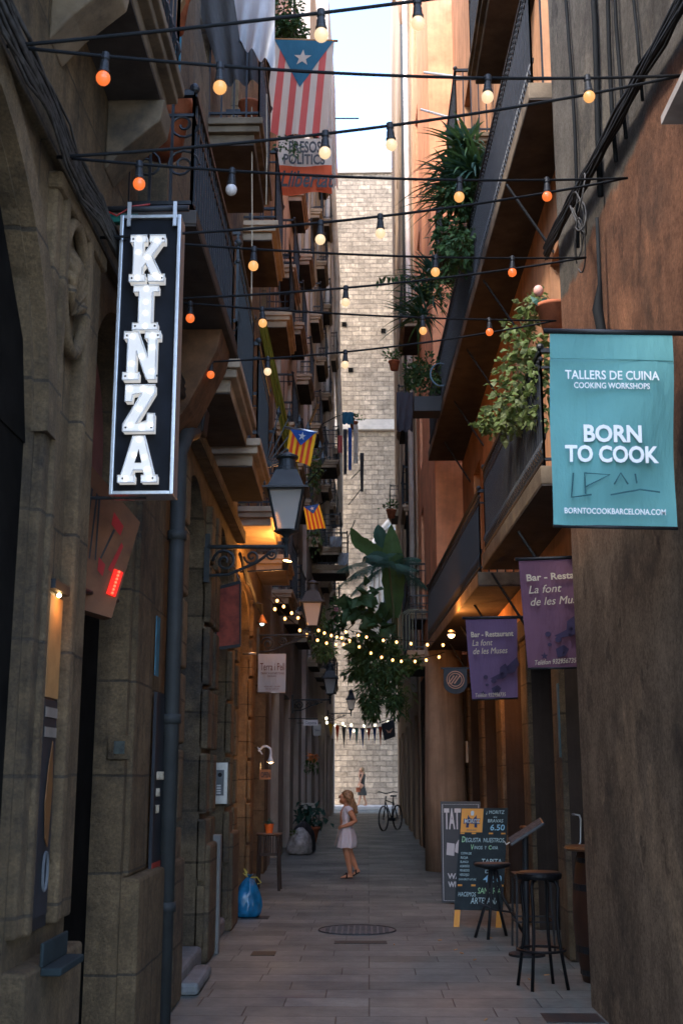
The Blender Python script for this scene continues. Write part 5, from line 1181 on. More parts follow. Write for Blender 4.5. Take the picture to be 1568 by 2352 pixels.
# yuccas and climbers hanging outside the upper iron balcony
c = atY(1072, 375, 13.6); strap_plant('yucca', 'big spiky yucca bursting out over the upper iron balcony', 'plant', [atY(1070, 345, 13.6), atY(1090, 400, 13.4), atY(1045, 420, 13.7), atY(1065, 470, 13.5)], 420, .62, .042, ('leaf_blue', 'leaf', 'leaf_mid'), .6, (-.25, -.15, -.05), origin=c)
leafy('climbing_plant', 'dark leafy climber hanging down under the big yucca', 'plant', [(atY(1055, 470, 13.4), (.3, .4, .35)), (atY(1035, 540, 13.6), (.28, .4, .35)), (atY(1060, 575, 13.2), (.26, .4, .25))], 330, .1, .05, ('leaf', 'leaf_mid'), hang=.6)
c = atY(985, 690, 17.6); strap_plant('yucca', 'smaller spiky plant against the salmon wall, below the climber', 'plant', [c, atY(1000, 640, 17.5), atY(965, 730, 17.6)], 210, .62, .04, ('leaf_blue', 'leaf'), .6, (-.3, -.1, .05), origin=c)
leafy('balcony_shrub', 'bushy shrub on the balcony with a blue hose loop, before the salmon wall', 'plant', [(atY(970, 850, 18), (.3, .4, .3)), (atY(990, 880, 17.8), (.28, .4, .28)), (atY(950, 870, 18.2), (.22, .3, .2)), (atY(1020, 660, 17.), (.3, .4, .35))], 260, .085, .045, ('leaf', 'leaf_light', 'leaf_mid'), hang=.1)
o = MB().box(*[0] * 6) if False else MB(); p = atY(985, 925, 17.8); o.box(p.x - .25, p.x + .2, 17.6, 18, p.z - .2, p.z + .05); tag(o.build('planter', 'black', None, origin=p, bevel=.01), 'black planter box under the bushy balcony shrub', 'planter')
o = MB().tube([atY(1012, 860, 17.2) + V((.16 * math.cos(t), .05 * math.sin(t), .2 * math.sin(t))) for t in [2 * math.pi * q / 20 for q in range(21)]], .014, 6).build('hose', mat('blue grey hose', (.05, .11, .15), .5), None, origin=atY(1012, 860, 17.2)); tag(o, 'blue grey hose loop hanging on the balcony by the shrub', 'hose')
vs = [atY(865, 635, 17), atY(890, 632, 17.2), atY(930, 630, 17.4), atY(965, 640, 17.6), atY(1000, 650, 17.7)]
VN = thing('vine_branch', 'thin leafy branch reaching out toward the church wall', 'plant', vs[-1]); MB().tube(vs, [.004, .006, .008, .01, .012], 5).build('stem', 'stem', VN)
mb = MB()
for k in range(34):
    t = rng.random() * 3.99; j = int(t); p = vs[j].lerp(vs[j + 1], t - j); mb.leaf(p + V((0, 0, rng.uniform(-.06, .03))), V((rng.uniform(-.8, .3), rng.uniform(-.5, .5), -.5)), Z_, .13, .06, .3)
mb.build('foliage', 'leaf', VN)
# tropical plants on the balcony past the salmon building
b4 = balcony(R3, FR3, 21.3, 23.6, 3.45, .52, slab='slab_light', rail='iron_grey', th=.3, h=1.0, gap=.12)
BA = thing('banana_plant', 'tall banana plant with one broad upright leaf above the fairy lights', 'plant', atY(905, 1440, 22.4))
def big_leaf(root, pts, W, m, nm='leaf'):
    pts = [V(p) for p in pts]; mb = MB(); o = 0; K = 14
    def at(t): k = t * (len(pts) - 1); j = min(len(pts) - 2, int(k)); return pts[j].lerp(pts[j + 1], k - j)
    def S(u, v):
        p = at(v); tg = (at(min(1, v + .05)) - at(max(0, v - .05))).normalized(); sd = tg.cross(V((0, -1, .2))).normalized()
        w_ = W * math.sin(math.pi * min(.995, .1 + .9 * v)) ** .7; uu = (u - .5)
        return p + sd * w_ * uu * (1 + .06 * math.sin(v * 40)) + V((0, -1, 0)) * abs(uu) * w_ * .35
    mb.sheet(S, 8, K); mb.build(nm, m, root, smooth=True)
big_leaf(BA, [atY(905, 1420, 22.4), atY(903, 1340, 22.3), atY(900, 1270, 22.2), atY(898, 1205, 22.3)], .44, 'leaf_mid')
big_leaf(BA, [atY(905, 1260, 22.5), atY(885, 1232, 22.2), atY(876, 1190, 22)], .5, 'leaf_blue') if False else None
big_leaf(BA, [atY(880, 1270, 22.2), atY(850, 1262, 22.1), atY(822, 1245, 22), atY(805, 1212, 21.9)], .3, 'leaf_mid')
big_leaf(BA, [atY(890, 1280, 22.0), atY(865, 1285, 21.9), atY(838, 1290, 21.8)], .32, 'leaf_blue')
big_leaf(BA, [atY(880, 1260, 22.4), atY(872, 1230, 22.3), atY(868, 1205, 22.3)], .26, 'leaf_blue')
MB().tube([atY(905, 1560, 22.5), atY(906, 1440, 22.5), atY(905, 1330, 22.4)], [.07, .06, .04], 10).build('stem', 'stem', BA, smooth=True)
mb = MB(); PA = thing('palm', 'feathery palm fronds fanning out over the lane under the banana leaf', 'plant', atY(890, 1420, 22))
cc = atY(893, 1300, 22)
for d, L in (((-1, -.2, .35), 1.05), ((-1, .1, .05), 1.0), ((-.7, -.5, .1), .9), ((-.5, -.3, .5), .7), ((1, -.1, .75), .75), ((.7, -.6, .2), .7), ((.9, .2, -.1), .75), ((-.2, -.8, .3), .7), ((.2, -.5, .6), .6), ((-.9, -.3, -.3), .8)): frond(mb, cc, d, L, 40, .013, .36, .45)
mb.build('frond', 'leaf_blue', PA); MB().tube([atY(905, 1500, 22.1), atY(903, 1400, 22.1), cc], .02, 6).build('stem', 'stem', PA)
MO = thing('monstera', 'dark monstera with broad glossy leaves left of the green balcony rail', 'plant', atY(850, 1420, 21.8))
mb = MB()
for _ in range(60):
    p = atY(rng.gauss(845, 22), rng.gauss(1405, 30), rng.uniform(21.3, 22.2)); mb.leaf(p, V((rng.uniform(-1, .6), -.6, rng.uniform(-.7, .3))), rdir(1), rng.uniform(.25, .45), rng.uniform(.2, .34), .3)
mb.build('foliage', 'leaf', MO)
leafy('hanging_fern', 'large dark fern mass hanging down from the balcony beneath the fairy lights', 'plant', [(atY(855, 1530, 21.6), (.42, .4, .3)), (atY(835, 1500, 21.8), (.3, .3, .22)), (atY(862, 1580, 21.5), (.3, .35, .4)), (atY(850, 1620, 21.5), (.18, .25, .3)), (atY(830, 1545, 21.9), (.35, .3, .15)), (atY(880, 1480, 21.8), (.35, .3, .25)), (atY(890, 1545, 21.4), (.3, .3, .3)), (atY(905, 1610, 21.3), (.14, .2, .3))], 520, .15, .032, ('leaf', 'leaf_mid', 'leaf'), hang=.9)
leafy('balcony_plant', 'small mixed pot plants in front of the green balcony rail', 'plant', [(atY(925, 1535, 21.3), (.25, .2, .16)), (atY(945, 1520, 21.4), (.2, .2, .14)), (atY(900, 1500, 21.6), (.2, .2, .2)), (atY(820, 1480, 22), (.25, .25, .2))], 120, .11, .07, ('leaf_mid', 'leaf_light'), hang=.3)
for k, (x, y0, y1) in enumerate(((925, 1560, 1660), (900, 1575, 1625), (940, 1570, 1625))):
    a = atY(x, y0, 21.3); b = atY(x + 6, y1, 21.3); VN = thing('vine', ('longest bright vine trailing below the balcony', 'short bright vine trailing left of the longest', 'short bright vine trailing right of the longest')[k], 'plant', a)
    MB().tube([a, a.lerp(b, .5) + V((.04, 0, 0)), b], .008, 5).build('stem', 'stem', VN); mb = MB()
    for q in range(16): mb.leaf(a.lerp(b, q / 16) + V((rng.uniform(-.04, .04), 0, 0)), V((rng.choice((-1, 1)), -.4, -.5)), Z_, .15, .11, .3)
    mb.build('foliage', 'leaf_light', VN)
p = atY(960, 1420, 21.0); o = MB()
for k in range(5): o.tube([p + V((-.1 - .06 * k, 0, -.55)), p + V((-.1 - .06 * k, 0, .05)), p + V((-.05 - .03 * k, 0, .16)), p + V((.02, 0, .14))], .01, 5)
tag(o.build('plant_frame', mat('sage green rod', (.13, .16, .11), .6), None, origin=p), 'arched sage green rods standing over the balcony rail by the palm', 'plant frame')
# left balcony greenery
leafy('balcony_plant', 'leafy shrub on the balcony above the big flag', 'plant', [(atY(652, 25, 16.6), (.32, .4, .35)), (atY(672, 70, 16.6), (.22, .3, .16)), (atY(640, 70, 16.8), (.3, .3, .2))], 330, .1, .05, ('leaf', 'leaf_mid'), hang=.4)
leafy('balcony_plant', 'sparse vine tangled over the hand lettered banner', 'plant', [(atY(672, 345, 14.6), (.16, .2, .18)), (atY(655, 330, 14.6), (.16, .2, .1))], 45, .07, .035, ('leaf',), hang=.5)
leafy('balcony_plant', 'hanging greenery on the left balcony rail under the second lantern', 'plant', [(atY(738, 1480, 21), (.16, .2, .3)), (atY(732, 1420, 21.5), (.12, .2, .3)), (atY(745, 1500, 20.8), (.2, .2, .18))], 200, .1, .04, ('leaf_light', 'leaf_mid'), hang=.8)
leafy('balcony_plant', 'pale climbing greenery on the balcony right of the yellow flags', 'plant', [(atY(727, 1060, 22), (.1, .2, .4)), (atY(722, 1100, 22), (.1, .2, .4)), (atY(722, 1230, 22), (.12, .2, .4))], 110, .09, .05, ('leaf_light', 'leaf'), hang=.6)
leafy('balcony_plant', 'bushy dark greenery left of the tropical plants, behind the fairy lights', 'plant', [(atY(785, 1405, 27), (.3, .3, .4)), (atY(770, 1440, 27), (.3, .3, .3))], 220, .12, .06, ('leaf_mid', 'leaf'), hang=.4)
for k, (x, y, Yq, lab) in enumerate(((898, 1190, 30, 'small red pot of flowers on the balcony right of the church window'), (812, 985, 34, 'tiny plant on the far left laundry balcony'), (905, 850, 26, 'small terracotta pot plant high on the right wall'))):
    p = atY(x, y, Yq); T_ = thing('potted_plant', lab, 'potted plant', p); pot(p, .13, .22, n=12).build('pot', 'clay', T_, smooth=True); mb = MB()
    for _ in range(60): mb.leaf(p + V((rng.gauss(0, .12), rng.gauss(0, .1), .25 + rng.random() * .18)), rdir(.5), Z_, .12, .07)
    mb.build('foliage', 'leaf_mid', T_)
# terracotta pots on the near left balconies
def clay_pot(label, x, y, Yq, r, h): p = atY(x, y, Yq); return tag(pot(p, r, h).build('flower_pot', 'clay', None, origin=p, smooth=True), label, 'flower pot')
clay_pot('big old terracotta pot behind the scrolled iron rail above the lit letter sign', 372, 352, 6.4, .17, .36)
clay_pot('terracotta pot on the high balcony at the top left', 392, 70, 6.5, .12, .3)
clay_pot('terracotta pot on a stone balcony left of the big flag stripes', 572, 268, 10.0, .1, .14)
o = MB().beam(atY(365, 95, 6.3), atY(415, -5, 6.3), .06, .06).build('wood_plank', mat('pale wood', (.3, .18, .08), .7, var=.3, streak=.3), None, origin=atY(365, 95, 6.3)); tag(o, 'pale wooden plank leaning by the pot at the top left', 'plank')

# ------------------------------------------------------------------ laundry and clothes poles far down
def garment(label, x0, x1, y0, y1, Yq, m, k=0):
    hang_sheet('laundry', label, 'laundry', [atY(x0, y0, Yq), atY(x1, y0, Yq), atY(x1 - k, y1, Yq), atY(x0 + k, y1, Yq)], m, .08, 8)
garment('blue towel at the top of the far washing', 786, 812, 946, 974, 33, 'blue_faded'); garment('red cloth left in the far washing', 776, 786, 1000, 1040, 33, 'red_faded'); garment('long dark trousers in the far washing', 788, 797, 985, 1090, 33, 'dark_cloth', 1); garment('blue dark garment in the far washing', 799, 808, 982, 1080, 33, 'blue', 1); garment('beige garment at the right of the far washing', 812, 822, 975, 1065, 33, 'white_faded'); garment('grey cloth hanging below the far washing', 826, 836, 1040, 1130, 33, 'tarp', 2)
garment('pink garment drying behind the fairy lights', 766, 776, 1392, 1432, 31, 'pink_cloth'); garment('blue strip of cloth drying behind the fairy lights', 788, 796, 1400, 1440, 31, 'teal_cloth'); garment('pink towel on the balcony rail left of the church wall', 680, 702, 1005, 1040 - 0, 19.5, 'pink_cloth') if False else None
garment('dark clothes drying on the right balcony rail below the shrub', 910, 948, 900, 990, 22.6, 'dark_cloth'); garment('grey cover over the left balcony box before the church', 757, 784, 1232, 1256, 33.1, 'sheet'); garment('second grey cover, lower, before the church', 776, 800, 1270, 1298, 33.5, 'sheet')
pl = [((770, 271), (823, 271), 21), ((706, 1110), (735, 1078), 22), ((800, 1160), (830, 1122), 38), ((797, 1240), (815, 1195), 38), ((806, 1100), (830, 1076), 36), ((738, 975), (775, 955), 30), ((700, 1000), (731, 925), 14.5), ((712, 1175), (748, 1150), 24), ((790, 1480), (818, 1462), 34), ((790, 1455), (815, 1430), 34), ((735, 1100), (748, 1080), 20)]
tags_ = ('thin rod beyond the big flag against the sky', 'rod sticking out by the first yellow flag', 'far clothes rod before the church, upper', 'far clothes rod before the church, lower', 'rod by the far washing', 'thin rod above the far washing', 'slanted dark rod above the first yellow flag', 'rod beside the smaller yellow flag', 'lower rod behind the fairy lights', 'upper rod behind the fairy lights', 'short rod by the pale climbing greenery')
for (a, b, Yq), lab in zip(pl, tags_): o = MB().tube([atY(*a, Yq), atY(*b, Yq - .4)], .016, 6).build('clothes_pole', 'iron_grey', None, origin=atY(*a, Yq)); tag(o, lab, 'pole', 'clothes poles sticking out of balconies')
for lab, a, b, Yq in (('upper white clothes pole before the salmon wall', (972, 165), (1068, 178), 15.5), ('lower white clothes pole before the salmon wall', (965, 250), (1052, 275), 16)):
    o = MB().tube([atY(*a, Yq), atY(*b, Yq)], .018, 6).build('clothes_pole', 'white', None, origin=atY(*b, Yq)); tag(o, lab, 'pole', 'white clothes poles')
# downpipes and ducts on the far fronts
pipe('downpipe', 'dark downpipe with a clay top on the ochre tenement', [FR4.p(28.0, .12, 26), FR4.p(28.0, .12, 19), FR4.p(28, .12, 4)], .09, 'zinc', cat='pipe')
pipe('downpipe', 'clay coloured pipe top at the sky edge of the ochre tenement', [FR4.p(27.4, .2, 26), FR4.p(27.4, .2, 21.5), FR4.p(27.6, .12, 21)], .1, 'pipe_clay')
pipe('downpipe', 'thin pale pipe beside the salmon wall edge', [FR4.p(27.15, .1, 24), FR4.p(27.15, .1, 3.4)], .07, 'pipe_pale')
pipe('duct', 'pale pipe zigzagging up the far left tenement', [FL6.p(44.0, .15, 25), FL6.p(47.5, .2, 22.5), FL6.p(47.6, .2, 19), FL6.p(49.6, .25, 16.5), FL6.p(49.7, .25, 12)], .13, 'pipe_pale')
pipe('duct', 'tall pale pipe rising on the pinkish left tenement', [FL5.p(40.5, .15, 25), FL5.p(40.5, .15, 6)], .1, 'pipe_pale')
# low clothesline cords
for k, (x, y0, y1) in enumerate(((578, 245, 745), (612, 215, 470))):
    o = MB().tube([atY(x, y0, 9.9), atY(x + 1, (y0 + y1) / 2, 9.9), atY(x - 1, y1, 9.9)], .006, 5).build('cord', mat('pale cord', (.4, .32, .22), .8), None, origin=atY(x, y0, 9.9)); tag(o, ('long pale cord hanging straight down between the left balconies', 'shorter pale cord hanging by the left edge of the big flag')[k], 'cord')

# ------------------------------------------------------------------ street furniture: boards, stools, barrels
def aboard(name, label, fl, fr, h, lean, m_panel, m_leg, leg=.14, roll=0):
    """front foot corners fl, fr; panel leaning back by lean"""
    fl, fr = V(fl), V(fr); u = (fr - fl).normalized(); back = V((-u.y, u.x, 0)); W = (fr - fl).length
    up = (Z_ * h + back * lean + u * roll).normalized(); n = u.cross(up)
    root = thing(name, label, 'sign board', (fl + fr) / 2); L = math.hypot(h, lean)
    MB().obox((fl + fr) / 2 + up * (leg + (L - leg) / 2), u * W / 2, up * (L - leg) / 2, n * .012).build('board', m_panel, root, bevel=.002)
    if leg > .02:
        for s in (0, 1): MB().obox(fl + u * (.035 + s * (W - .07)) + up * (leg / 2), u * .03, up * leg / 2, n * .013).build('leg', m_leg, root)
    for s in (0, 1):
        b = fl + u * (.02 + s * (W - .04)) + back * (lean * 2.1); t = fl + u * (.02 + s * (W - .04)) + up * L * .98 - n * .02
        MB().beam(b, t, .025, .045).build('back_leg', m_leg, root)
    return root, fl, u, up, n, W, L
fl, fr = atZ(1040, 2130), atZ(1154, 2134); fr = V((fr.x, fl.y - .06, 0))
MZ, o, u, up, n, W, L = aboard('chalkboard', 'tall chalk menu board with orange legs and an orange logo plate, handwritten prices', fl, fr, 1.2, .24, 'board', 'orange', .17, .1)
q = lambda s, t, k=.014: o + u * (s * W) + up * (t * L) + n * k
def plate(s0, s1, t0, t1, m, nm, k=.013): mb = MB(); mb.quad(q(s0, t0, k), q(s1, t0, k), q(s1, t1, k), q(s0, t1, k)); return mb.build(nm, m, MZ)
plate(.02, .48, .79, .995, 'orange', 'logo_plate')
for s in (.02, .26, .62, .88): plate(s, s + .09, .775, .787, 'orange', 'divider')
for s in (.04, .32, .68, .9): plate(s, s + .09, .335, .35, 'orange', 'divider')
mb = MB(); mb.add([q(a, b, .016) for a, b in ((.13, .83), (.19, .83), (.2, .9), (.25, .865), (.3, .9), (.31, .83), (.37, .83), (.34, .94), (.25, .89), (.16, .94))], [(0, 1, 2, 9), (2, 3, 8, 9), (3, 4, 7, 8), (4, 5, 6, 7)]); mb.build('emblem', 'navy', MZ)
mb = MB(); mb.add([q(a, b, .0165) for a, b in ((.22, .935), (.28, .935), (.285, .965), (.27, .975), (.23, .975), (.215, .965))], [tuple(range(6))]); mb.build('emblem', 'off_white', MZ)
def wr(s, x, y, w_, h, m='chalk', bold=0, shear=.05, k=.016): return text(MZ, s, q(x, y, k), u, up, h, m, width=w_ * W, shear=shear, bold=bold)
wr('MORITZ', .075, .864, .35, .05, 'navy', .055, 0, .0185); wr('MORITZ', .09, .868, .32, .042, 'off_white', .01, 0, .023); wr('BARCELONA', .15, .803, .2, .014, 'navy', 0, 0)
wr('¿ MORITZ', .54, .95, .38, .035); wr('c/u', .7, .915, .07, .02); wr('BRAVAS', .58, .875, .32, .035); wr('6.50', .64, .808, .3, .06, 'chalk_blue', .01)
wr('D', .06, .705, .07, .06, 'chalk_green', .01); wr('EGUSTA  NUESTROS', .14, .705, .8, .045); wr('V', .26, .64, .06, .055, 'chalk_green', .01); wr('INOS  Y', .33, .645, .26, .035); wr('C', .63, .645, .06, .04, 'chalk_green', .01); wr('AVA', .7, .645, .13, .035)
for i, s in enumerate(('COPA DE', 'RIOJA', 'BLANCA', 'ALBARIÑO', 'PENEDES', 'VERDEJO')): wr(s, .06, .6 - .036 * i, (.22, .15, .17, .2, .2, .2)[i], .024)
wr('CAVA BRUT NATURE', .05, .383, .36, .02)
wr('TAPITA', .5, .52, .42, .055); wr('DEL', .65, .48, .18, .035); wr('DÍA', .58, .445, .25, .035); wr('4.50', .56, .37, .38, .07, 'chalk_blue', .012)
r1 = wr('HACEMOS', .06, .25, .36, .045, 'chalk'); wr('SANGRÍA', .46, .275, .48, .06, 'chalk_green'); wr('ARTESANA', .33, .19, .58, .065, 'chalk')
fl, fr = atZ(1014, 2076), V((0, 0, 0)); fl = V((fl.x, 15.2, 0)); fr = V((fl.x + .5, 15.15, 0))
TT, o, u, up, n, W, L = aboard('sign_board', 'dark grey tattoo sign with a white border, half behind the chalk menu board', fl, fr, 1.22, .14, 'grey_board', 'black', .012)
q = lambda s, t, k=.014: o + u * (s * W) + up * (t * L) + n * k
mb = MB(); bd = [(.05, .03), (.95, .03), (.95, .97), (.05, .97)]
for i in range(4): mb.beam(q(*bd[i], .013), q(*bd[(i + 1) % 4], .013), .006, .003)
mb.build('border', 'off_white', TT)
text(TT, 'TATTOO', q(.09, .73), u, up, .24, 'off_white', width=.84 * W, bold=.03); text(TT, 'WALK', q(.16, .24), u, up, .062, 'off_white', width=.34 * W + .1, bold=.03); text(TT, 'WELCOME', q(.17, .16), u, up, .062, 'off_white', width=.72 * W, bold=.03)
mb = MB(); mb.add([q(a, b) for a, b in ((.13, .47), (.32, .46), (.34, .58), (.15, .59))], [(0, 1, 2, 3)]); mb.add([q(a, b) for a, b in ((.34, .5), (.5, .47), (.66, .52), (.6, .6), (.44, .62), (.36, .57))], [tuple(range(6))]); mb.build('hand_print', 'off_white', TT)

def bent(pts, r): return MB().tube(pts, r, 10)
# front round stool with bent tube legs
cs = atZ(1240, 2262); ST = thing('bar_stool', 'black round bar stool with tube legs and a foot ring, nearest the camera', 'stool', (cs.x, 9.35, 0))
c = V((cs.x, 9.35, 0)); z = .82
MB().lathe([(.02, z - .04), (.165, z - .04), (.172, z - .02), (.17, z + .0), (.15, z + .012), (.02, z + .014)], 28, c).build('seat', 'black_gloss', ST, smooth=False)
for k in range(4):
    a = math.pi / 4 + k * math.pi / 2 + .25; d = V((math.cos(a), math.sin(a), 0))
    bent([c + d * .08 + V((0, 0, z - .05)), c + d * .13 + V((0, 0, z - .055)), c + d * .15 + V((0, 0, z - .1)), c + d * .135 + V((0, 0, z - .3)), c + d * .14 + V((0, 0, .36)), c + d * .2 + V((0, 0, 0.0))], .013).build('leg', 'black_gloss', ST, smooth=True)
MB().tube([c + V((.175 * math.cos(t), .175 * math.sin(t), .27)) for t in [2 * math.pi * q_ / 32 for q_ in range(33)]], .01, 8).build('foot_ring', 'black_gloss', ST, smooth=True)
# tripod stool before the chalkboard
cs = V((1.2, 12.15, 0)); p2 = atY(1130, 1985, 12.15); cs = V((p2.x, 12.15, 0)); zs = p2.z
S2_ = thing('bar_stool', 'black stool with splayed straight legs in front of the chalk menu board', 'stool', cs)
MB().lathe([(.05, zs - .05), (.15, zs - .025), (.16, zs + .0), (.15, zs + .01), (.02, zs + .006)], 24, cs, 1.15, 1).build('seat', 'black', S2_, smooth=True)
for k, (dx, dy) in enumerate(((-.19, -.05), (-.08, -.2), (.13, .1), (.3, -.16))):
    MB().tube([cs + V((dx * .12, dy * .12, zs - .03)), cs + V((dx * .3, dy * .3, zs * .55)), cs + V((dx, dy, 0))], .015, 8).build('leg', 'black', S2_, smooth=True)
MB().tube([cs + V((-.15, -.1, .33)), cs + V((0, -.15, .27)), cs + V((.18, -.1, .24)), cs + V((.2, .05, .26))], .01, 8).build('foot_rail', 'black', S2_)
# square framed stool farther in
p3 = atY(1218, 2010, 11.4); S3 = thing('bar_stool', 'dark square framed stool behind the nearest stool, against the bar wall', 'stool', (p3.x, 11.4, 0)); zz = p3.z
MB().box(p3.x - .17, p3.x + .17, 11.2, 11.55, zz - .02, zz + .02).build('seat', 'black', S3, bevel=.006)
for sx_ in (-1, 1):
    for sy_ in (-1, 1): MB().beam((p3.x + sx_ * .15, 11.38 + sy_ * .16, zz - .02), (p3.x + sx_ * .17, 11.38 + sy_ * .18, 0), .018).build('leg', 'black', S3)
mb = MB()
for zq in (.25, .3):
    for sx_ in (-1, 1): mb.beam((p3.x + sx_ * .165, 11.2, zq), (p3.x + sx_ * .165, 11.56, zq), .014)
    mb.beam((p3.x - .165, 11.2, zq), (p3.x + .165, 11.2, zq), .014)
mb.build('stretcher', 'black', S3)
# menu stand
a, b = atY(1170, 1935, 10.9), atY(1246, 1886, 10.9); MS = thing('menu_stand', 'slanted menu holder on a black pole, right of the chalk menu board', 'menu stand', (a.x + .2, 10.95, 0))
d = (b - a).normalized(); nn_ = V((-d.z, 0, d.x)); MB().obox((a + b) / 2, (b - a) / 2, V((0, .09, .02)), nn_ * .011).build('holder', mat('grey acrylic tray', (.07, .075, .08), .25, .2), MS, bevel=.003)
MB().obox((a + b) / 2 + nn_ * .012, (b - a) * .46, V((0, .08, .018)), nn_ * .002).build('leaflet', mat('printed leaflet', (.06, .055, .055), .8, var=.7, scale=30), MS)
m_ = a.lerp(b, .42); MB().tube([m_ - nn_ * .02, (m_.x, 10.95, 0.03)], .028, 10).build('pole', 'black', MS); MB().lathe([(.16, 0), (.16, .02), (.03, .035)], 20, (m_.x, 10.95, 0)).build('base', 'black', MS)
MB().tube([a, a + V((-.03, 0, -.02)), a + V((-.05, 0, .01))], .005, 6).build('clip', 'steel', MS)
def barrel(label, c, r, h, top=None):
    c = V(c); root = thing('barrel', label, 'barrel', c)
    prof = [(r * .8, 0), (r * .9, h * .15), (r * .98, h * .35), (r, h * .5), (r * .98, h * .65), (r * .9, h * .85), (r * .8, h)]
    MB().lathe(prof, 28, c).build('staves', 'wood_red', root, smooth=True)
    for t in (.08, .25, .72, .92):
        rr = r * (.8 + .2 * math.sin(math.pi * t)) * 1.015; MB().lathe([(rr - .01, h * t - .025), (rr, h * t - .025), (rr, h * t + .025), (rr - .01, h * t + .025)], 28, c).build('hoop', 'iron', root, smooth=False)
    if top: MB().lathe([(.02, h), (top - .01, h), (top, h + .015), (top - .01, h + .03), (.02, h + .03)], 32, c).build('table_top', 'wood_top', root)
    return root
barrel('wooden barrel table at the bar door, half behind the stucco corner', (1.88, 9.65, 0), .29, .97, .34)
p4 = atY(1200, 1897, 13.2); barrel('second barrel table deeper along the bar, behind the menu stand', (p4.x + .25, 13.1, 0), .25, p4.z - .03, .3)
DH = tag(MB().tube([atY(1311, 1871, 10.65), atY(1316, 1871, 10.55), atY(1330, 1873, 10.55), atY(1333, 1882, 10.55), atY(1333, 1935, 10.55), atY(1328, 1943, 10.55), atY(1316, 1944, 10.55), atY(1311, 1944, 10.65)], .009, 8).build('door_handle', 'steel', None, origin=atY(1311, 1944, 10.6), smooth=True), 'curved steel pull handle on the dark bar door', 'handle')
mb = MB(); FR2.box(mb, 10.62, 10.72, .05, .056, 1.7, 2.35); tag(mb.build('wall_sign', 'sticker', None, origin=FR2.p(10.65, .05, 1.7)), 'narrow printed strip on the bar pier by the door', 'sign')
mb = MB(); FR2.box(mb, 20.1, 20.3, .05, .08, 1.75, 2.1); tag(mb.build('meter_box', 'paper', None, origin=FR2.p(20.2, .05, 1.7)), 'small pale box on the wall by the beige column', 'box')

# left foreground: bags, table, pots
def bag(name, label, c, r, h, m, cat='bag'):
    c = V(c); root = thing(name, label, cat, c); mb = MB()
    prof = [(.04, 0), (.85, .02), (1.0, .12), (1.02, .35), (.92, .6), (.62, .82), (.3, .95), (.1, 1.0)]
    def S(u_, v_):
        k = v_ * (len(prof) - 1); j = min(len(prof) - 2, int(k)); f_ = k - j
        rr = prof[j][0] * (1 - f_) + prof[j + 1][0] * f_; zz_ = prof[j][1] * (1 - f_) + prof[j + 1][1] * f_; a_ = u_ * 2 * math.pi
        d_ = V((math.cos(a_), math.sin(a_), 0)); nz = _n.noise(V((math.cos(a_) * 2, math.sin(a_) * 2, zz_ * 3)) + c) * .16 + _n.noise(V((math.cos(a_) * 5, math.sin(a_) * 5, zz_ * 6)) + c) * .08
        pl_ = .05 * math.sin(a_ * 9) * max(0, zz_ - .55) * 2
        return c + d_ * r * rr * (1 + nz + pl_) + V((.12 * r * zz_, 0, zz_ * h * (1 + .25 * nz)))
    mb.sheet(S, 36, 22).build('sack', m, root, smooth=True); return root
B1 = bag('rubbish_bag', 'blue plastic rubbish bag tied with yellow string', (atZ(566, 2108).x, 13.75, 0), .15, .43, 'bag_blue')
c = V((atZ(566, 2108).x + .02, 13.75, .42)); mb = MB()
mb.tube([c + V((-.01, 0, 0)), c + V((-.06, -.02, .1)), c + V((-.02, 0, .06)), c + V((-.07, 0, .05)), c + V((-.01, 0, .0)), c + V((.09, -.04, .01)), c + V((.14, -.05, -.05)), c + V((.1, -.05, -.06))], .007, 5).build('string', 'string_y', B1)
mb = MB()
for k in range(6): mb.leaf(c, V((math.cos(k), math.sin(k), 1.2)), Z_, .07, .05)
mb.build('knot', 'bag_blue', B1)
B2 = bag('rubbish_bag', 'cloudy pale rubbish bag with green leaves showing, before the potted plant', (atZ(684, 1966).x, 24.3, 0), .24, .52, 'bag_clear')
mb = MB(); c = V((atZ(684, 1966).x - .12, 24.15, .42))
for _ in range(14): mb.leaf(c + rdir(0) * .05, rdir(.5), Z_, .12, .06)
mb.build('waste', 'leaf_light', B2)
bt_ = bag('rubbish_bag', 'dark rubbish bag behind the cloudy pale one', (atZ(684, 1966).x + .03, 24.75, 0), .26, .62, 'black')
tc = atZ(621, 2040); TA = thing('side_table', 'small dark slatted table against the wall with an orange pot on it', 'table', (tc.x, 16.9, 0)); c = V((tc.x, 16.9, 0)); zt = atY(620, 1915, 16.75).z
MB().lathe([(.02, zt - .03), (.17, zt - .03), (.185, zt - .015), (.18, zt), (.02, zt)], 24, c).build('table_top', mat('worn wood top', (.14, .09, .06), .6, var=.3), TA)
for sx_ in (-1, 1):
    for sy_ in (-1, 1):
        MB().tube([c + V((sx_ * .13, sy_ * .12, zt - .03)), c + V((sx_ * .14, sy_ * .13, .3)), c + V((sx_ * .155, sy_ * .15, 0))], .02, 8).build('leg', 'wood_dark', TA)
mb = MB()
for k in range(7): mb.beam(c + V((-.1 + .033 * k, -.12, zt - .03)), c + V((-.1 + .033 * k, -.12, .5)), .02, .008)
mb.beam(c + V((-.14, -.12, .48)), c + V((.14, -.12, .48)), .02, .04); mb.build('slats', 'wood_dark', TA)
p = c + V((.0, -.04, zt)); OP = thing('potted_plant', 'orange plastic pot with a small succulent on the slatted table', 'potted plant', p)
MB().lathe([(.045, 0), (.062, .11), (.068, .112), (.068, .125), (.05, .12)], 20, p).build('pot', 'orange_pot', OP, smooth=False)
mb = MB()
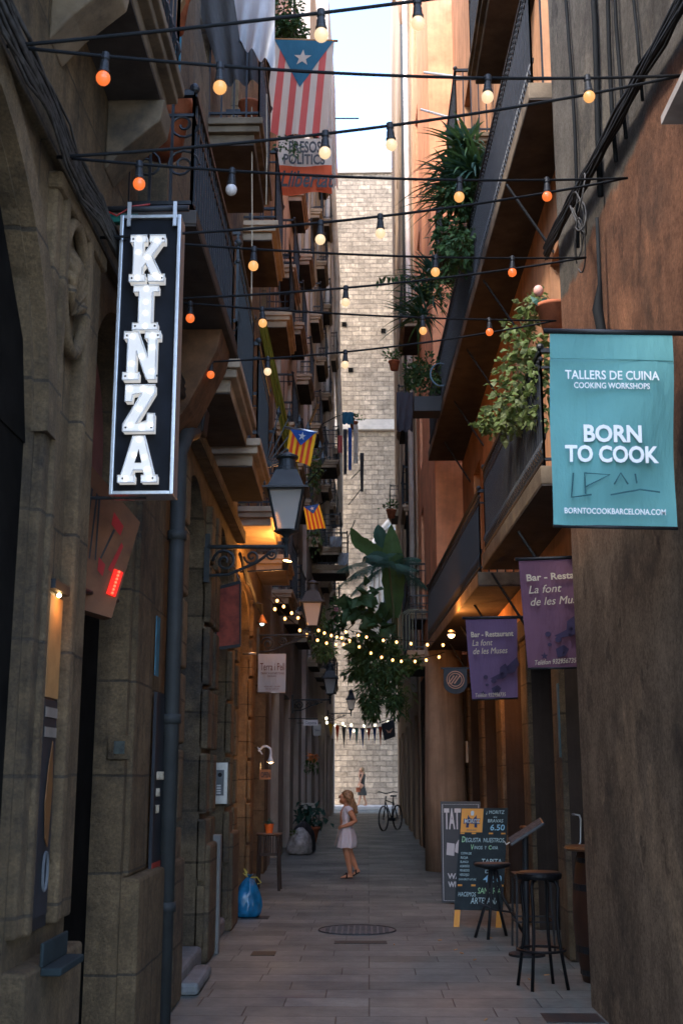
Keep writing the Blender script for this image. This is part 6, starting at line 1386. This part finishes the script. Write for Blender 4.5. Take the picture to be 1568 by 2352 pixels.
for _ in range(36): d_ = rdir(.6); mb.leaf(p + V((0, 0, .12)), V((d_.x, d_.y, abs(d_.z) * .6 + .1)), Z_, rng.uniform(.07, .13), .025)
mb.build('foliage', 'leaf_blue', OP)
pp = V((atZ(712, 1932).x - .0, 28.5, 0)); LP = thing('potted_plant', 'large leafy plant in a terracotta pot on the pavement, left side down the lane', 'potted plant', pp)
pot(pp, .26, .36).build('pot', 'clay', LP, smooth=True); mb = MB()
for _ in range(130):
    d_ = rdir(.3); mb.leaf(pp + V((rng.gauss(0, .17), rng.gauss(0, .15), .4 + rng.random() * .45)), d_ + V((0, 0, -.2)), Z_, rng.uniform(.14, .3), rng.uniform(.08, .16), .35)
mb.build('foliage', 'leaf_blue', LP)
sx0 = atY(694, 1860, 29); tag(MB().box(sx0.x - .02, sx0.x + .34, 29, 29.03, .2, sx0.z + .15).build('paper_sign', 'paper', None, origin=(sx0.x, 29, .2)), 'pale board standing behind the large potted plant', 'sign')
fb = atY(717, 1748, 26); FB = thing('flower_basket', 'hanging basket of orange flowers on the left wall', 'flowers', fb); mb = MB()
for _ in range(60): mb.leaf(fb + V((rng.gauss(0, .07), rng.gauss(0, .07), rng.uniform(-.22, .05))), rdir(-.3), Z_, .13, .05)
mb.build('foliage', 'leaf_mid', FB); mb = MB()
for _ in range(45): mb.leaf(fb + V((rng.gauss(.03, .06), rng.gauss(0, .05), rng.uniform(.0, .12))), rdir(.3), Z_, .1, .08)
mb.build('petals', 'petal', FB)
# iron covers and litter in the paving
mc = atZ(820, 2138); MH = thing('manhole_cover', 'round studded iron manhole cover in the paving', 'manhole cover', (mc.x, mc.y, 0)); MB().lathe([(.02, .001), (.40, .001), (.40, .006), (.02, .006)], 40, (mc.x, mc.y, 0)).build('cover', mat('worn iron', (.12, .125, .125), .6, .2, var=.3, scale=9), MH)
mb = MB()
for i in range(-6, 7):
    for j in range(-6, 7):
        if i * i + j * j < 36: mb.box(mc.x + i * .06 - .02, mc.x + i * .06 + .02, mc.y + j * .06 - .02, mc.y + j * .06 + .02, .006, .011)
mb.build('studs', 'kerb_dark', MH)
MB().tube([V((mc.x + .39 * math.cos(t), mc.y + .39 * math.sin(t), .006)) for t in [2 * math.pi * q_ / 40 for q_ in range(41)]], .008, 5).build('rim', 'zinc', MH)
for k, (x0, x1, y0, y1, lab) in enumerate(((767, 888, 2163, 2169, 'narrow iron drain plate just in front of the round manhole cover'), (575, 635, 2187, 2196, 'small dark grate in the paving left of the manhole'), (1255, 1370, 2330, 2350, 'dark square cover at the foot of the stucco corner'), (552, 620, 2105, 2112, 'worn dark grate beside the blue rubbish bag'))):
    a, b = atZ(x0, y1), atZ(x1, y0); tag(MB().box(a.x, b.x, a.y, b.y, -.02, .004).build('iron_cover', 'iron_grey' if k != 1 else 'iron', None, origin=a), lab, 'drain cover')
for k in range(9):
    x, y = ((1125, 2155), (1046, 2182), (1090, 2205), (1215, 2250), (1115, 2343), (1060, 2190), (905, 2170), (1255, 2240), (1010, 2160))[k]
    p = atZ(x, y, .005); a_ = rng.uniform(0, 3); d_ = V((math.cos(a_), math.sin(a_), 0)) * .022
    tag(MB().tube([p - d_, p + d_], .0055, 6).build('cigarette_butt', 'butt', None, origin=p), 'tiny cigarette butt lying on the grey paving', 'litter', 'cigarette butts on the paving')

# ------------------------------------------------------------------ bicycle
bx_, by_ = .64, 34.5; BK = thing('bicycle', 'dark bicycle leaning on the right wall near the far end of the lane', 'bicycle', (bx_, by_, 0))
ang = rad(112); fw = V((math.cos(ang) * 1, -math.sin(ang), 0)).normalized(); fw = V((-.4, -.917, 0)); cB = V((bx_, by_ + .35, 0)); wr_ = .34
def bp(s, z, side=0): return cB + fw * s + V((0, 0, z)) + fw.cross(Z_) * side
for s in (-.52, .52):
    wl = MB().tube([bp(s + wr_ * math.cos(t), wr_ + wr_ * math.sin(t)) for t in [2 * math.pi * q_ / 32 for q_ in range(33)]], .022, 8).build('wheel', 'black', BK, smooth=True)
    mb = MB(); mb.tube([bp(s, wr_, -.04), bp(s, wr_, .04)], .025, 8)
    for k in range(14): a_ = 2 * math.pi * k / 14; mb.beam(bp(s, wr_), bp(s + (wr_ - .02) * math.cos(a_), wr_ + (wr_ - .02) * math.sin(a_)), .004)
    mb.build('spokes', 'steel', wl)
mb = MB()
for a, b in (((-.52, .34), (-.1, .3)), ((-.52, .34), (-.2, .82)), ((-.1, .3), (-.22, .92)), ((-.1, .3), (.36, .78)), ((-.18, .75), (.36, .84)), ((.33, .95), (.52, .34))): mb.tube([bp(*a), bp(*b)], .018, 8)
mb.build('frame', 'black_gloss', BK, smooth=True)
MB().obox(bp(-.23, .95), fw * .13, fw.cross(Z_) * .06, Z_ * .025).build('saddle', 'black', BK, bevel=.02)
MB().tube([bp(.2, 1.06, -.3), bp(.34, 1.08, -.22), bp(.36, 1.02, 0), bp(.34, 1.08, .22), bp(.2, 1.06, .3)], .013, 8).build('handlebar', 'black', BK, smooth=True)
MB().tube([bp(-.1, .3, -.1), bp(-.1, .3, .1)], .05, 10).build('crank', 'iron_grey', BK)

# ------------------------------------------------------------------ people
def figure(name, parts, balls, voxel, m, parent, smooth_it=5):
    """one continuous body: tapered limbs and rounded masses fused by a voxel remesh"""
    mb = MB()
    for pts, rs in parts:
        mb.tube(pts, rs, 12)
        for p, r in zip(pts, rs): mb.ball(p, r * .995, 12, 8)
    for c, r in balls: mb.ball(c, 1, 18, 12, r)
    ob = mb.build(name, m, parent)
    rm = ob.modifiers.new('fuse', 'REMESH'); rm.mode = 'VOXEL'; rm.voxel_size = voxel; rm.use_smooth_shade = True
    sm = ob.modifiers.new('smooth', 'SMOOTH'); sm.factor = .5; sm.iterations = smooth_it
    dg = bpy.context.evaluated_depsgraph_get(); dg.update(); me = bpy.data.meshes.new_from_object(ob.evaluated_get(dg))
    ob.modifiers.clear(); old = ob.data; ob.data = me; bpy.data.meshes.remove(old); return ob
gp_ = atZ(797, 2018); G0 = V((gp_.x, gp_.y, 0))
GIRL = thing('person', 'girl with long curly brown hair in a white dress and dark sandals, facing left', 'person', G0)
K1 = .000735
def g(x, y, s=0.): return G0 + V(((x - 690) * K1, s, (2205 - y) * K1))     # profile traced in millimetres: x back, y down, s toward the far side
k = K1
legs = [([g(690, 1300, -.05), g(672, 1500, -.055), g(686, 1690, -.05), g(716, 1830, -.045), g(752, 2080, -.04), g(762, 2150, -.04)], [.085, .075, .054, .05, .034, .032]),
        ([g(690, 1300, .05), g(712, 1500, .055), g(742, 1690, .05), g(800, 1830, .05), g(880, 2010, .05), g(905, 2060, .05)], [.085, .073, .052, .049, .034, .031]),
        ([g(770, 2168, -.04), g(700, 2160, -.045), g(630, 2178, -.05), g(575, 2190, -.05)], [.03, .03, .027, .017]),
        ([g(925, 2065, .05), g(880, 2090, .05), g(835, 2130, .05), g(800, 2160, .05)], [.028, .03, .026, .017])]
torso = [([g(690, 1300), g(675, 1150), g(672, 1000), g(680, 880), g(690, 800), g(680, 745), g(662, 690)], [.105, .095, .1, .098, .07, .04, .038])]
arms = [([g(712, 810, -.11), g(762, 860, -.15), g(812, 940, -.165), g(866, 1035, -.165), g(790, 1090, -.17), g(700, 1122, -.165), g(620, 1148, -.155)], [.042, .046, .04, .033, .034, .03, .022]),
        ([g(705, 810, .11), g(700, 920, .15), g(690, 1050, .15), g(630, 1120, .13), g(570, 1160, .11)], [.042, .04, .034, .03, .021])]
hand = [([g(620, 1148, -.155), g(585, 1158, -.15)], [.022, .026])]
for i, (dy, l) in enumerate(((-14, 62), (-2, 74), (10, 70), (22, 56))):
    hand.append(([g(580, 1150 + dy, -.165 + .009 * i), g(580 - l * .5, 1158 + dy * 1.5, -.16 + .009 * i), g(580 - l, 1180 + dy * 1.7, -.148 + .009 * i)], [.0095, .0085, .007]))
hand.append(([g(600, 1168, -.14), g(570, 1192, -.132), g(545, 1212, -.13)], [.011, .009, .008]))
balls = [(g(668, 560), (.088, .072, .1)), (g(622, 628), (.06, .052, .062)), (g(525, 572), (.012, .012, .011)), (g(540, 555), (.018, .013, .022)), (g(556, 665), (.026, .026, .02)), (g(543, 628), (.02, .026, .008)), (g(545, 642), (.017, .024, .007)), (g(600, 610, -.03), (.045, .03, .04)), (g(600, 610, .03), (.045, .03, .04)), (g(566, 540, 0), (.04, .055, .025)), (g(672, 600, -.072), (.018, .01, .026)), (g(672, 600, .072), (.018, .01, .026))]
figure('body', legs + torso + arms + hand, balls, .0065, 'skin', GIRL, 4)
for s in (-1, 1):
    MB().ball(g(563, 563, s * .032), .0105, 8, 6, (.6, 1, .8)).build('eye', 'black_gloss', GIRL, smooth=True)
    MB().tube([g(548, 540, s * .018), g(556, 534, s * .035), g(575, 540, s * .052)], .0035, 5).build('eyebrow', 'hair', GIRL)
MB().tube([g(534, 634, -.02), g(528, 635, 0), g(534, 634, .02)], .0045, 6).build('lips', mat('lips', (.42, .13, .1), .5), GIRL)
rings = [(742, 640, 705, .07), (790, 606, 770, .13), (850, 575, 782, .145), (950, 563, 775, .135), (1060, 578, 770, .125), (1090, 575, 775, .128), (1200, 545, 830, .15), (1350, 515, 880, .175), (1480, 495, 892, .185), (1585, 486, 868, .18)]
mb = MB()
def DS_(u_, v_):
    kk = v_ * (len(rings) - 1); j = min(len(rings) - 2, int(kk)); f_ = kk - j
    y, x0, x1, s = [rings[j][q_] * (1 - f_) + rings[j + 1][q_] * f_ for q_ in range(4)]; a_ = u_ * 2 * math.pi; fl_ = max(0, (y - 1080) / 500)
    wv_ = 1 + fl_ * (.07 * math.sin(a_ * 11) + .035 * math.sin(a_ * 17 + 1))
    return g((x0 + x1) / 2 + (x1 - x0) / 2 * math.cos(a_) * wv_, y + 8 * fl_ * math.sin(a_ * 5), s * math.sin(a_) * wv_)
dr = mb.sheet(DS_, 72, 40).build('dress', 'dress', GIRL, smooth=True)
mb = MB()
for s in (-1, 1): mb.tube([g(706, 792, s * .085), g(745, 832, s * .135), g(768, 868, s * .156)], [.05, .06, .056], 14, cap=False)
mb.build('sleeve', 'dress', GIRL, smooth=True)
mb = MB(); mb.tube([g(560, 850 + 70 * i, -.012 * 0) + V((-.012 - (.0 if i < 4 else .014 * (i - 4)), 0, 0)) for i in range(11)], .004, 5); mb.build('button_band', mat('pink trim', (.5, .33, .3), .8), dr)
mb = MB(); mb.ball(g(700, 540), 1, 20, 12, (.1, .084, .098))
def curl(a, L_, n0, seedv, r=.016):
    pts = []; ph = seedv * 6.28
    for i in range(16):
        t = i / 15; pts.append(V(a) + V((.035 * t + L_ * .22 * t + .022 * math.sin(t * 15 + ph) * (t + .15), .02 * math.cos(t * 14 + ph) * (t + .2) + n0 * t, -L_ * t ** 1.15)))
    mb.tube(pts, [r * (.8 + .35 * math.sin(3.1 * min(1, i / 15 + .1))) for i in range(16)], 6)
for i in range(46):
    a_ = -1.5 + 3.0 * i / 45; s = .083 * math.sin(a_); x = 712 + 62 * math.cos(a_) + rng.uniform(-22, 10)
    curl(g(x, rng.uniform(500, 600), s), rng.uniform(.17, .27), rng.uniform(-.02, .02), rng.random(), rng.uniform(.012, .02))
for s in (-1, 1):
    for i in range(10): mb.tube([g(590 + 10 * i, 470 + 2 * i, s * .02 * (i / 5)), g(630 + 8 * i, 478, s * .065), g(675 + 8 * i, 545, s * .09), g(700 + 8 * i, 640 + 10 * i, s * .085)], [.014, .018, .017, .015], 6)
mb.build('hair', 'hair', GIRL, smooth=True)
for (x0, y0, x1, y1, s) in ((800, 2188, 545, 2204, -.045), (945, 2085, 790, 2172, .05)):
    a_, b_ = g(x0, y0, s), g(x1, y1, s); sd = MB(); sd.obox((a_ + b_) / 2, (b_ - a_) / 2, V((0, .038, 0)), (b_ - a_).cross(Y_).normalized() * .009)
    so_ = sd.build('sandal', 'sandal', GIRL, bevel=.006); m_ = a_.lerp(b_, .45)
    mb = MB(); mb.tube([m_ + V((0, .04, 0)), m_ + V((0, .025, .062)), m_ + V((-.01, 0, .07)), m_ + V((0, -.025, .062)), m_ + V((0, -.04, 0))], .012, 8); mb.tube([m_ + V((-.01, 0, .066)), a_.lerp(b_, .75) + V((0, 0, .03))], .009, 6); mb.build('strap', 'sandal', so_, smooth=True)
# woman far down
wp = atZ(831, 1851, .16); W0 = V((wp.x, 55.3, .16))
WOM = thing('person', 'distant woman in a dark dress, hand raised to her face, walking by the church', 'person', W0)
h = lambda x, z, s=0.: W0 + V((x, s, z))
wl_ = [([h(0, .9, -.08), h(-.05, .5, -.08), h(-.14, .1, -.08), h(-.16, .05, -.08), h(-.28, .03, -.08)], [.1, .065, .04, .04, .03]), ([h(.02, .9, .08), h(.08, .5, .08), h(.2, .1, .08), h(.21, .05, .08), h(.1, .03, .08)], [.1, .065, .04, .04, .03]),
       ([h(.0, .9), h(.0, 1.15), h(.02, 1.38), h(.0, 1.5)], [.14, .12, .12, .05]), ([h(.03, 1.38, -.16), h(-.06, 1.12, -.2), h(-.12, 1.35, -.14), h(-.1, 1.5, -.08)], [.05, .042, .035, .03]), ([h(.03, 1.38, .16), h(.0, 1.1, .2), h(-.16, .95, .2)], [.05, .04, .032])]
for i in range(4): wl_.append(([h(-.1, 1.5, -.1 + .016 * i), h(-.115, 1.56, -.1 + .016 * i), h(-.105, 1.6, -.1 + .016 * i)], [.01, .009, .008])); wl_.append(([h(-.16, .95, .18 + .016 * i), h(-.2, .9, .18 + .016 * i), h(-.21, .86, .18 + .016 * i)], [.01, .009, .008]))
figure('body', wl_, [(h(-.01, 1.6), (.095, .078, .115)), (h(-.1, 1.58), (.02, .014, .02)), (h(-.05, 1.53), (.05, .045, .04))], .016, 'skin', WOM, 3)
mb = MB()
def WS(u_, v_): a_ = u_ * 2 * math.pi; z_ = 1.42 - v_ * .95; r_ = .13 + .02 * math.cos(v_ * 6) + .07 * max(0, v_ - .45) * 1.6; return h(r_ * 1.05 * math.cos(a_) + .015, z_, r_ * 1.2 * math.sin(a_) * (1 + .05 * math.sin(a_ * 8) * v_))
mb.sheet(WS, 36, 16).build('dress', 'dress_dark', WOM, smooth=True)
mb = MB(); mb.ball(h(.025, 1.63), 1, 16, 10, (.1, .09, .11)); mb.ball(h(.09, 1.5), 1, 12, 8, (.055, .08, .14)); mb.build('hair', 'hair', WOM, smooth=True)
o = MB().obox(h(-.17, .72, -.16), (.1, 0, 0), (0, .05, 0), (0, 0, .1)); o.tube([h(-.22, .82, -.16), h(-.1, 1.1, -.18), h(.03, 1.42, -.1), h(-.1, .82, -.16)], .012, 5)
tag(o.build('handbag', mat('rust orange leather', (.3, .08, .03), .6), None, origin=h(-.17, .62, -.16), bevel=.02), 'rust orange handbag carried by the distant woman', 'handbag')
